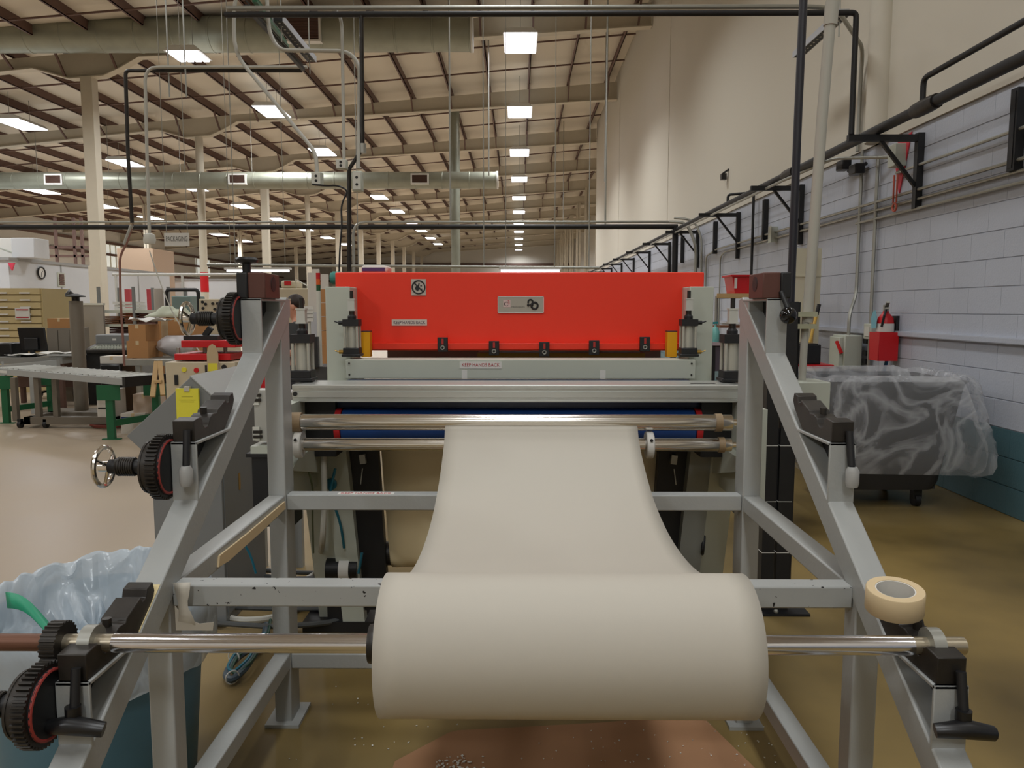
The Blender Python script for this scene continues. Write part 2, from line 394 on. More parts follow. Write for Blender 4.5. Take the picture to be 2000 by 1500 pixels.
for k, (par, mt) in enumerate(((wr2, mBLK2), (wr, mBLK1))):
    mbx = MB(); mbx.bm.free(); mbx.bm = rest[k]; o = mbx.done('distant_blocks', mt, par, smooth=False); o['kind'] = 'stuff'
# ---------------------------------------------------------------- ceiling lights
mLENS = EM('lit lens', (248, 246, 255), 7.0)
mHOUS = M('white light housing', (205, 205, 200), .5)
ORD = ['first', 'second', 'third', 'fourth', 'fifth', 'sixth', 'seventh', 'eighth', 'ninth', 'tenth', 'eleventh']
for row in ROWS:
    t0 = None
    for i in range(row[4]):
        x, y, z = bay_pos(row, i)
        lb = 'white high bay ceiling light, %s from the camera in the %s row' % (ORD[i], row[5])
        if t0 is None or (row[5] == 'second' and i == 1):
            hl = .4 if (row[5] == 'second' and i == 0) else .78
            t0 = thing('high_bay_light', lb, 'ceiling light', (x, y, z), 'high bay lights in rows under the roof')
            MB().prism([(-.3+x, z+.1), (.3+x, z+.1), (.43+x, z-.02), (-.43+x, z-.02)], 'y', y-hl, y+hl).done('housing', mHOUS, t0)
            if row[5] == 'second' and i == 0:
                for k in range(4): MB().box(x-.36+k*.19, x-.22+k*.19, y-.37, y+.37, z-.05, z-.02).done('lit_tube', mLENS, t0)
            else: MB().box(x-.4, x+.4, y-.75, y+.75, z-.04, z-.02).done('lens', mLENS, t0)
            for s in (-hl*.64, hl*.64): MB().cyl((x, y+s, z+.1), (x, y+s, max(zr(x)+.25, z+.15)), .008, n=6).done('hanger', mSTEEL, t0)
        else: copy_thing(t0, (x, y, z), lb)
# perforated tracks
def track(x, y, label):
    t = thing('perforated_track', label, 'track', (x, y, 4.2), 'perforated tracks hung above the machines')
    MB().box(x-.05, x+.05, y, y+1.2, 4.20, 4.212).box(x-.05, x-.044, y, y+1.2, 4.15, 4.20).box(x+.044, x+.05, y, y+1.2, 4.15, 4.20).done('pale_channel', M('pale channel', (186, 190, 196), .35, metal=.3), t)
    MB().box(x-.044, x+.044, y, y+1.2, 4.155, 4.2).done('dark_underside', mBLACK, t)
    for k in range(14): MB().cyl((x, y+.05+k*.084, 4.150), (x, y+.05+k*.084, 4.156), .011, n=8).done('hole_plug', mWHITE, t)
    for k in (.1, 1.1): MB().cyl((x, y+k, 4.0), (x, y+k, 5.6), .007, n=6).done('hanger', mSTEEL, t)
track(-2.26, 7.5, 'perforated dark track hung on rods above the left side of the machine')
track(3.0, 7.4, 'perforated dark track hung beside the cream wall on the right')
# ---------------------------------------------------------------- ducts
def duct(y, z, r, x0, x1, label, grilles, side):
    t = thing('spiral_duct', label, 'duct', ((x0+x1)/2, y, z-r))
    b = MB(); n = int((x1-x0)/.9); prof = []
    L = x1-x0
    for i in range(n):
        h = i*L/n
        prof += [(r, h), (r, h+L/n-.05), (r+.012, h+L/n-.04), (r+.012, h+L/n-.01)]
    prof.append((r, L)); b.lathe(prof, (x0, y, z), (1, 0, 0), 28); b.done('duct_run', mDUCT, t)
    MB().lathe([(r+.02, 0), (r+.02, .05), (0, .055)], (x1, y, z), (1, 0, 0), 28).done('end_cap', mWHITE, t)
    for gx, gw, gh in grilles:
        f = MB().box(gx-gw/2-.05, gx+gw/2+.05, y-r-.06, y-r*.6, z-gh/2-.05, z-gh/2).box(gx-gw/2-.05, gx+gw/2+.05, y-r-.06, y-r*.6, z+gh/2, z+gh/2+.05) \
            .box(gx-gw/2-.05, gx-gw/2, y-r-.06, y-r*.6, z-gh/2, z+gh/2).box(gx+gw/2, gx+gw/2+.05, y-r-.06, y-r*.6, z-gh/2, z+gh/2).done('grille', mWHITE, t)
        MB().box(gx-gw/2, gx+gw/2, y-r-.02, y-r*.6, z-gh/2, z+gh/2).done('grille_back', mPURL, f)
        q = MB()
        for k in range(8): q.bar((gx-gw/2, y-r-.04, z-gh/2+gh*(k+.5)/8), (gx+gw/2, y-r-.04, z-gh/2+gh*(k+.5)/8), .03, .012)
        o = q.done('louvre_slats', mPURL, f); o['kind'] = 'stuff'
    for k in range(3, int(L/2.5)):
        hx = x1-1-k*2.5; MB().cyl((hx, y, z+r), (hx, y, zr(hx)), .01, n=6).done('hanger', mSTEEL, t)
a = AY(920, 66, 19.8); duct(19.8, a.z, .42, -24, a.x, 'large spiral ventilation duct nearest the camera, crossing under the roof', [(AY(598, 66, 19.8).x, .85, .55)], 0)
a = AY(970, 352, 27.2); duct(27.2, a.z, .285, -24, a.x, 'farther spiral ventilation duct with three grilles, crossing lower', [(AY(u, 357, 27.2).x, .52, .26) for u in (115, 470, 822)], 0)
a = AY(888, 300, 28.1)
tag(MB().cyl((a.x, 28.3, 0), (a.x, 28.3, zr(a.x)-.02), .165, n=20).done('riser_duct', mDUCT), 'vertical round galvanised riser duct behind the machine', 'duct')
# ---------------------------------------------------------------- pipes, conduits and wall brackets
def pipe(pts, r, mat, label, name='pipe', cat='pipe', bend=.12, n=10):
    return tag(MB().tube(bent(pts, bend), r, n).done(name, mat), label, cat)
zc = 3.04
t = thing('main_pipe', 'thick black main pipe running along the right wall on brackets', 'pipe', (3.1, 5, 3.0))
MB().tube([(3.1, 3.2, 3.0), (3.1, 34, 3.0)], .043, 12).done('pipe_run', mBLACK, t)
for y in (6.05, 9.0): MB().lathe([(.055, -.16), (.06, -.08), (.06, .08), (.055, .16)], (3.1, y, 3.0), (0, 1, 0), 12).done('coupling', mIRON, t)
pipe([(3.1, 3.6, 3.22), (3.1, 6.1, 3.22), (3.1, 6.1, 3.04)], .022, mBLACK, 'thin branch pipe rising from the main pipe on the right wall', bend=.06)
pipe([(3.02, 34, 2.92), (3.02, 9, 2.92), (3.2, 8.0, 2.98), (3.44, 7.3, 2.86)], .016, mSTEEL, 'steel conduit slung under the main wall pipe', 'conduit', 'conduit')
BR = [6.82, 9.6, 12.3, 15.05, 17.8, 20.5, 23.3, 26, 28.8, 31.5]
for i, y in enumerate(BR):
    t = thing('pipe_bracket', ('black steel wall bracket, %s from the camera, under the main pipe' % ORD[i]), 'bracket', (3.3, y, 2.2), 'black brackets along the right wall')
    MB().box(3.43, 3.488, y-.03, y+.03, 2.25 if i else 2.33, 2.97).done('wall_channel', mBLACK, t)
    MB().box(2.84, 3.43, y-.025, y+.025, 2.9, 2.955).done('arm', mBLACK, t)
    MB().bar((3.12, y, 2.91), (3.44, y, 2.52), .03, .03, (0, 1, 0)).done('brace', mBLACK, t)
for i, y in enumerate((5.5, 10.96, 13.7, 16.4)):
    tag(MB().box(3.425, 3.488, y-.04, y+.04, 2.42, 2.98).box(3.42, 3.43, y-.02, y+.02, 2.44, 2.96).done('channel', mBLACK), 'bare black wall channel, %s from the camera, without an arm' % ORD[i], 'bracket', 'bare channels on the right wall')
def wallrun(pts, label, r=.014): return pipe(pts, r, mSTEEL, label, 'conduit', 'conduit', .1, 8)
wx = 3.455
wallrun([(wx, 3.4, 2.70), (wx, 7.2, 2.70)], 'highest steel conduit on the block wall, ending at the grey box')
wallrun([(wx, 3.4, 2.49), (wx, 13.6, 2.49), (wx, 14.3, 2.42), (wx, 14.3, 0.9)], 'upper long steel conduit on the block wall', .015)
wallrun([(wx, 3.4, 2.41), (wx, 13.0, 2.41), (wx, 13.3, 2.35), (wx, 13.3, 0.9)], 'middle long steel conduit on the block wall', .013)
wallrun([(wx, 3.4, 2.33), (wx, 8.0, 2.33)], 'lowest steel conduit on the block wall')
wallrun([(wx, 7.93, 3.05), (wx, 7.93, 1.6), (3.36, 7.85, 1.42), (3.36, 7.85, 1.2)], 'white conduit dropping to the disconnect switch', .018)
wallrun([(wx, 7.58, 2.9), (wx, 7.58, .2)], 'white painted conduit running down beside the extinguisher', .018)
g = AX(1756, 300, 3.45)
t = thing('junction_box', 'grey junction box with red triangle sign on the block wall', 'box', (3.42, g.y, g.z-.1))
MB().box(3.38, 3.488, g.y-.07, g.y+.07, g.z-.12, g.z+.08).done('box_body', mMACH, t, bevel=.006)
MB().prism([(g.y+.03, g.z-.36), (g.y-.15, g.z+.16), (g.y+.18, g.z+.1)], 'x', 3.478, 3.488).done('red_triangle', M('faded red paint', (206, 60, 74), .6), t)
tag(MB().box(3.40, 3.488, 10.5, 10.6, 2.36, 2.56).box(3.395, 3.40, 10.49, 10.61, 2.35, 2.57).done('junction_box', mMACH), 'small grey junction box where two wall conduits meet', 'box')
p = AX(1750, 385, 3.43); tag(MB().cyl((3.42, p.y-.03, p.z+.2), (3.42, p.y-.03, p.z-.05), .008, n=6).cyl((3.42, p.y+.03, p.z+.2), (3.42, p.y+.03, p.z-.05), .008, n=6).ring((3.42, p.y, p.z-.09), .035, .01, (1, 0, 0), 14, 6).done('pull_chain', M('red chain', (190, 90, 70), .5)), 'short red pull chain with ring hanging below the wall conduits', 'chain')
for u, v, lb in ((1417, 340, 'small black camera high on the cream wall'),):
    p = AX(u, v, 3.44); t = thing('security_camera', lb, 'camera', (3.44, p.y, p.z))
    MB().box(3.36, 3.44, p.y-.08, p.y+.02, p.z-.1, p.z).done('camera_body', mBLACKP, t); MB().bar((3.4, p.y, p.z+.01), (3.47, p.y-.1, p.z+.06), .03, .02).done('camera_mount', mBLACK, t)
p = AX(1668, 327, 3.42); t = thing('spotlight', 'twin black floodlight on the conduits of the right wall', 'light', (3.42, p.y, p.z))
for k in (-.16, .16): MB().box(3.33, 3.43, p.y+k-.08, p.y+k+.08, p.z-.05+k*.3, p.z+.05+k*.3).done('floodlight_head', mBLACKP, t, bevel=.01)
MB().cyl((3.45, p.y-.2, p.z), (3.45, p.y+.2, p.z), .02, n=8).done('spot_bar', mBLACK, t)
# raceway, outlet, disconnect, extinguisher
tag(MB().box(3.455, 3.489, 3.6, 13.2, 1.215, 1.262).box(3.45, 3.456, 3.6, 13.2, 1.222, 1.256).done('raceway', mBLK1), 'grey surface raceway running along the block wall', 'raceway')
p = AX(1698, 645, 3.42); t = thing('outlet_box', 'grey outlet box on the wall raceway left of the extinguisher', 'outlet', (3.42, p.y, 1.16))
MB().box(3.39, 3.45, p.y-.1, p.y+.06, 1.17, 1.32).done('outlet_body', mMACH, t, bevel=.006); MB().box(3.384, 3.39, p.y-.07, p.y+.03, 1.2, 1.29).done('cover_plate', mPLW, t)
t = thing('disconnect_switch', 'grey electrical disconnect switch with red handle on the block wall', 'switch box', (3.36, 7.85, .82))
MB().box(3.26, 3.44, 7.7, 8.0, .86, 1.2).done('switch_body', mMACH, t, bevel=.01); MB().box(3.22, 3.26, 7.73, 7.97, .88, 1.18).done('cover', mMACH, t, bevel=.006)
MB().bar((3.2, 7.75, 1.14), (3.23, 7.69, 1.02), .03, .02).done('handle', mREDP, t); MB().box(3.3, 3.4, 7.75, 7.9, .78, .86).done('bottom_hub', mBLACK, t)
for k in (.92, 1.0, 1.12): MB().box(3.44, 3.489, 7.62, 7.7, k, k+.05).done('mounting_lug', mBLACK, t)
ey = 7.12
t = thing('fire_extinguisher', 'red fire extinguisher with blue tag hung on the block wall', 'fire extinguisher', (3.36, ey, .98))
MB().lathe([(.0, 0), (.07, .0), (.075, .02), (.075, .27), (.066, .32), (.04, .355), (.028, .365), (.024, .39)], (3.38, ey, 1.06), n=24).done('cylinder', mREDP, t)
MB().lathe([(.0765, 0), (.0765, .075)], (3.38, ey, 1.255), n=24, cap=False).done('white_label', mWHITE, t)
MB().prism([(ey-.1, .99), (ey+.1, .99), (ey+.088, 1.25), (ey-.088, 1.25)], 'x', 3.285, 3.30).box(3.285, 3.46, ey-.1, ey-.09, .99, 1.25).box(3.285, 3.46, ey+.09, ey+.1, .99, 1.25).done('red_holder', mREDP, t)
MB().box(3.46, 3.489, ey-.04, ey+.04, 1.0, 1.4).done('wall_hook', mBLACK, t)
MB().bar((3.38, ey, 1.475), (3.35, ey-.1, 1.525), .03, .015).bar((3.38, ey, 1.465), (3.35, ey-.1, 1.47), .03, .015).cyl((3.38, ey, 1.44), (3.38, ey, 1.50), .025).done('valve_lever', mSTEEL, t)
MB().tube([(3.37, ey-.03, 1.47), (3.32, ey-.1, 1.4), (3.31, ey-.08, 1.3)], .011, 8).done('nozzle_hose', mBLK, t)
MB().prism([(ey-.02, 1.29), (ey+.07, 1.28), (ey+.085, 1.38), (ey+.05, 1.44), (ey+.01, 1.45), (ey-.025, 1.39)], 'x', 3.286, 3.29).done('inspection_tag', M('blue tag', (120, 176, 190), .6), t)
tag(MB().tube([(3.42, ey+.02, .99), (3.42, ey+.12, .7), (3.43, ey+.2, .45)], .016, 8).done('blue_strap', M('blue strap', (40, 100, 150), .5)), 'blue strap hanging on the wall under the extinguisher', 'strap')
# cross pipes overhead
def cross(y, z, x0, x1, r, mat, label, drops=()): return pipe([(x0, y, z), (x1, y, z)], r, mat, label)
z1 = AY(1000, 440, 15.2).z
cross(15.2, z1-.03, -16, 3.1, .05, mBLACK, 'long black air pipe crossing the hall behind the machine')
pipe([(AY(690, 470, 15.0).x, 15.0, AY(690, 530, 15).z-2.2), (AY(690, 470, 15.0).x, 15.0, z1+.04), (3.05, 15.0, z1+.04)], .026, mSTEEL, 'steel conduit bending down left of the red beam', bend=.25)
cross(15.06, z1+.05, -16, AY(680, 440, 15).x, .022, mSTEEL, 'thin steel conduit along the top of the crossing air pipe')
ztop = AY(1650, 25, 6.8).z
pipe([(-2.5, 6.8, ztop), (2.86, 6.8, ztop), (2.86, 6.8, 2.955)], .024, mBLACK, 'black pipe crossing high overhead and dropping to the first bracket', bend=.04)
pipe([(-2.5, 6.85, ztop+.07), (2.7, 6.85, ztop+.07), (3.4, 7.9, ztop+.07), (wx-.02, 8.0, ztop-.2), (wx-.02, 8.0, 3.05)], .02, mSTEEL, 'steel conduit crossing high overhead to the cream wall', 'conduit', 'conduit', .25)
p = AY(708, 30, 6.85)
t = thing('drop_pipe', 'dark drop pipe hanging from the overhead pipe to the outlet boxes', 'pipe', (p.x, 6.8, 2.2))
q = AY(708, 290, 6.8); q2 = AY(682, 330, 6.8); q3 = AY(682, 530, 6.8)
MB().tube([(p.x, 6.8, ztop), q, q2, q3], .019, 10).done('pipe_run', mIRON, t)
MB().lathe([(.032, -.04), (.032, .04)], q, (0, 0, 1), 10).done('elbow', mSTEEL, t)
for k, (u, v) in enumerate(((620, 350), (699, 355), (668, 322))):
    o_ = AY(u, v, 6.7); w = .045 if k != 1 else .042
    t2 = thing('outlet_box', ('grey receptacle box hanging left of the drop pipe', 'tall grey receptacle box on the right of the drop pipe', 'small camera like receptacle clamped above the drop pipe')[k], 'outlet', (o_.x, 6.7, o_.z-.08))
    hh = (.055, .085, .04)[k]
    MB().box(o_.x-w, o_.x+w, 6.66, 6.74, o_.z-hh, o_.z+hh).done('box_body', mMACH, t2, bevel=.008)
    MB().box(o_.x-w*.8, o_.x+w*.8, 6.652, 6.66, o_.z-hh*.85, o_.z+hh*.85).done('cover_plate', mPLW, t2)
    for s in (-.35, .35): MB().cyl((o_.x, 6.65, o_.z+s*hh), (o_.x, 6.653, o_.z+s*hh), .012, n=10).done('socket', mBLACKP, t2)
def curve_cable(uv, y, r, mat, label, name='cable'):
    return tag(MB().tube(bent([AY(u, v, y) for u, v in uv], .4, 6), r, 6).done(name, mat), label, 'cable')
curve_cable([(610, 360), (635, 363), (660, 362), (680, 372), (666, 400), (668, 440), (664, 480), (662, 540)], 6.6, .008, mBLK, 'black cord looping from the outlet box down to the machine')
pipe([AY(470, -30, 7.2), AY(457, 10, 7.2), AY(457, 103, 7.2), AY(617, 298, 6.75), AY(620, 345, 6.72)], .017, mGCAB, 'pale conduit bending diagonally down to the hanging outlet box', 'conduit', 'conduit', .2)
pipe([AY(520, -20, 7.0), AY(526, 65, 7.0), AY(545, 98, 7.0), AY(680, 100, 7.0), AY(702, 125, 6.9), AY(700, 330, 6.75)], .017, mGCAB, 'pale conduit running level then down to the tall outlet box', 'conduit', 'conduit', .2)
pipe([AY(640, 14, 6.9), AY(662, 24, 6.9), AY(668, 50, 6.9), AY(672, 320, 6.78)], .014, mGCAB, 'pale straight conduit dropping beside the dark drop pipe', 'conduit', 'conduit', .15)
for k, uv in enumerate((((480, 12), (592, 135)), ((497, 0), (560, 90)))):
    a, b_ = AY(*uv[0], 6.9), AY(*uv[1], 8.6)
    tag(MB().bar(a, b_, .04, .03).bar(a+Vector((0, 0, .05)), b_+Vector((0, 0, .05)), .008, .008).done('strut_channel', (mBLACK, mGREEN)[k]), ('long black strut channel overhead left of the strip light', 'short dark green strut channel overhead at the top edge')[k], 'strut')
z2 = AY(300, 132, 9).z
pipe([AY(590, 138, 9), AY(245, 138, 9), AY(250, 300, 9), AY(258, 435, 9)], .021, mIRON, 'dark air pipe crossing and dropping on the left', bend=.05)
pipe([AY(600, 131, 8.95), AY(283, 131, 8.95), AY(287, 300, 8.95), AY(292, 460, 8.95)], .018, mGCAB, 'pale conduit crossing and dropping to a hanging receptacle', 'conduit', 'conduit', .15)
for u, yy in ((327, 9.0), (360, 8.95)):
    x = AY(u+2, 135, yy).x
    tag(MB().cyl((x, yy, 9.0), (x, yy, AY(u+4, 190, yy).z), .009, n=6).done('hanger_rod', mSTEEL), 'thin threaded hanger rod %s, holding the left overhead pipes' % ('nearer the column' if u < 340 else 'nearer the duct grille'), 'rod')
p = AY(292, 466, 8.95); tag(MB().lathe([(.02, .06), (.06, .045), (.07, -.02), (.055, -.06), (0, -.065)], p, n=14).done('hanging_receptacle', mPLW), 'round pale receptacle hanging at the end of a conduit', 'outlet')
tag(MB().tube(bent([AY(258, 440, 9), AY(248, 475, 9), AY(234, 500, 9), AY(235, 580, 9), AY(240, 660, 9), AY(243, 715, 9)], .3), .014, 8).done('air_hose', M('reddish hose', (136, 96, 84), .5)), 'reddish brown air hose hanging from the left drop pipe', 'hose')
tag(MB().cyl(AY(257, 440, 9), AY(243, 478, 9), .022, n=8).done('hose_coupling', mSTEEL), 'steel coupling joining the hanging hose to the pipe', 'fitting')
tag(MB().tube(bent([AY(292, 490, 8.95), AY(310, 545, 8.9), AY(340, 620, 8.7), AY(400, 700, 8.3)], .5), .007, 6).done('cable', mGCAB), 'thin grey cord slanting down to the red press', 'cable')
pipe([(3.06, 15.2, z1-.03), (3.06, 15.2, 0)], .06, mBLACK, 'thick black vertical pipe dropping behind the right end of the red beam', bend=.02)
pipe([(2.9, 15.0, z1+.04), (3.2, 14.9, z1+.02), (3.38, 14.8, z1-.4), (3.38, 14.8, .2)], .03, mSTEEL, 'steel conduit curving down beside the thick black vertical pipe', 'conduit', 'conduit', .3)
pipe([(2.95, 14.8, z1+.09), (3.3, 14.7, z1+.05), (3.44, 14.6, z1-.3), (3.44, 14.6, .2)], .022, mSTEEL, 'thinner steel conduit curving down close to the block wall', 'conduit', 'conduit', .3)
pipe([(3.1, 11.6, 3.0), (3.1, 11.6, 3.14), (3.42, 11.4, 3.14), (3.42, 11.4, 1.3)], .02, mBLACK, 'thin black pipe looping over from the main pipe and down the block wall', bend=.05)
z3 = AY(900, 521, 13.5).z
t = thing('air_pipe', 'thin steel pipe crossing low behind the red beam', 'pipe', (AY(790, 520, 13.5).x, 13.5, AY(790, 520, 13.5).z))
MB().cyl(AY(405, 517, 13.5), AY(1170, 523, 13.5), .024, n=10).done('pipe_run', mSTEEL, t)
for u in (460, 700, 945, 1150): p = AY(u, 520, 13.5); MB().cyl((p.x, 13.5, p.z-.03), (p.x, 13.5, zr(p.x)+.25), .009, n=6).done('hanger', mSTEEL, t)
t = thing('white_rail', 'white rail on posts crossing in front of the office wall', 'rail', (AY(350, 536, 16).x, 16, 0))
MB().cyl(AY(220, 536, 16), AY(490, 536, 16), .03, n=10).done('rail_bar', mWHITE, t)
for u in (226, 356, 484): p = AY(u, 536, 16); MB().cyl((p.x, 16, 0), (p.x, 16, p.z), .028, n=10).done('rail_post', mWHITE, t)
p0, p1 = AY(284, 454, 13), AY(370, 481, 13)
t = thing('packaging_sign', 'hanging white sign reading PACKAGING', 'sign', (p0.x, 13, p1.z))
MB().box(AY(321, 460, 13).x, AY(369, 460, 13).x, 12.99, 13.01, p1.z, AY(345, 455, 13).z).done('board', mWHITE, t)
text('PACKAGING', .12, mGINK, t, (AY(345, 467, 12.985).x, 12.985, AY(345, 467, 12.985).z), width=.36)
for u in (325, 366): MB().cyl((AY(u, 455, 13).x, 13, AY(345, 455, 13).z), (AY(u, 455, 13).x, 13, zr(-6)), .006, n=6).done('wire', mSTEEL, t)
for u, v, y, L, lb in ((565, 529, 14, .0, 'long lit workbench lamp hanging left of the machine'), (1035, 529, 12, .0, 'lit workbench lamp hanging just above the red beam')):
    x0, x1 = (AY(440, v, y).x, AY(568, v, y).x) if u < 800 else (AY(975, v, y).x, AY(1096, v, y).x); z = AY(u, v, y).z
    t = thing('bench_light', lb, 'strip light', ((x0+x1)/2, y, z))
    MB().box(x0, x1, y-.06, y+.06, z+.02, z+.06).done('reflector', mWHITE, t)
    MB().cyl((x0+.03, y, z), (x1-.03, y, z), .02, n=10).done('tube', EM('bench tube', (240, 240, 255), 4), t)
    for x in (x0+.1, x1-.1): MB().cyl((x, y, z+.06), (x, y, zr(x)), .006, n=6).done('hanger', mSTEEL, t)
for k, (u, y) in enumerate(((1182, 15.2), (1180, 22), (880, 15.2), (955, 21), (1100, 34))):
    p = AY(u, 440, y); tag(MB().cyl((p.x, y, z1 if y < 16 else 5), (p.x, y, zr(p.x)+.25), .018, n=6).done('hanger_rod', mSTEEL), 'thin vertical hanger rod %s of the roof lights' % (('right', 'far right', 'left', 'near left', 'beyond')[k]), 'rod')
# ---------------------------------------------------------------- unwind stand (front)
st = thing('unwind_stand', 'grey welded steel unwind stand with sloping sides carrying the paper roll', 'stand', (0, 1.7, 0))
SIDES = {-1: (-.86, -.80), 1: (.77, .83)}
def dz(y): return 1.508-.655*(2.66-y)                            # top edge of the sloping rail
BEV = .004
for s, (xa, xb) in SIDES.items():
    xm = (xa+xb)/2; w = xb-xa
    MB().box(xa, xb, 2.587, 2.687, 0, 1.5).done('rear_post', mGREY, st, bevel=BEV)
    MB().box(xa-.03, xb+.03, 2.56, 2.72, 0, .012).done('foot_plate', mGREY, st)
    t_ = .075
    y0 = .42
    MB().prism([(2.66, 1.508), (2.7, 1.5), (2.7, 1.44), (y0, dz(y0)-t_), (y0, dz(y0))], 'x', xa-.0012, xb+.0012).done('sloping_rail', mGREY, st, bevel=BEV)
    MB().box(xa+.001, xb-.001, 1.70, 1.76, 0, dz(1.70)-.05).done('front_post', mGREY, st, bevel=BEV)
    MB().box(xa-.03, xb+.03, 1.68, 1.78, 0, .012).done('foot_plate', mGREY, st)
    MB().box(xa+.002, xb-.002, 1.76, 2.587, .774, .829).done('side_brace', mGREY, st, bevel=BEV)
    MB().box(xa+.002, xb-.002, .42, 1.70, .205, .26).box(xa+.002, xb-.002, 1.76, 2.587, .205, .26).done('base_rail', mGREY, st, bevel=BEV)
MB().box(-.80, .77, 1.715, 1.768, .781, .833).done('front_crossbar', mGREYCHIP, st, bevel=BEV)
MB().box(-.80, .77, 2.595, 2.65, .774, .829).done('rear_crossbar', mGREY, st, bevel=BEV)
MB().box(-.80, .77, 2.595, 2.65, .202, .257).done('lower_crossbar', mGREY, st, bevel=BEV)
lab = MB().box(-.625, -.43, 2.6, 2.625, .829, .8305).done('warning_label', mWHITE, st, label='white label with red letters KEEP HANDS BACK')
text('KEEP HANDS BACK', .02, mSIGNR, lab, (-.528, 2.6125, .8308), rot=(0, 0, 0), width=.175, depth=.0003)
ARMS = [(2.39, 1.5), (1.873, 1.14), (1.36, .777)]
def block_profile(yo, zo, k):
    P_ = [(0, 0), (0, .052), (.04, .056), (.052, .05), (.056, .034), (.066, .026), (.082, .026), (.094, .034), (.1, .046), (.122, .054), (.148, .052), (.153, .06), (.19, .072), (.213, .08), (.22, .068), (.236, .07), (.242, .088), (.268, .094), (.275, .072), (.262, .052), (.195, 0)]
    return [(yo+a, zo+b) for a, b in P_]
def gear(b, x0, x1, cy, cz, r, n, hole=0):
    pts = []
    for i in range(n):
        for k, rr in ((-.28, r*.93), (-.16, r), (.16, r), (.28, r*.93)):
            t = 2*PI*(i+k)/n; pts.append((cy+rr*math.cos(t), cz+rr*math.sin(t)))
    return b.prism(pts, 'x', x0, x1)
def handwheel(par, x, cy, cz, R):
    h = MB().ring((x, cy, cz), R, R*.13, (1, 0, 0), 28, 8).done('handwheel', mCHROME, par, label='chrome spoked handwheel')
    b = MB().cyl((x-.01, cy, cz), (x+.03, cy, cz), R*.28)
    for i in range(3):
        t = 2*PI*i/3+.5; b.cyl((x+.012, cy, cz), (x, cy+R*math.cos(t), cz+R*math.sin(t)), R*.1, R*.09, 8)
    b.done('spokes', mCHROME, h)
def spring(par, x0, x1, cy, cz, r, n):
    pts = [(x0+(x1-x0)*i/(n*10), cy+r*math.cos(2*PI*i/10), cz+r*math.sin(2*PI*i/10)) for i in range(n*10+1)]
    MB().tube(pts, r*.16, 6).done('coil_spring', mIRON, par)
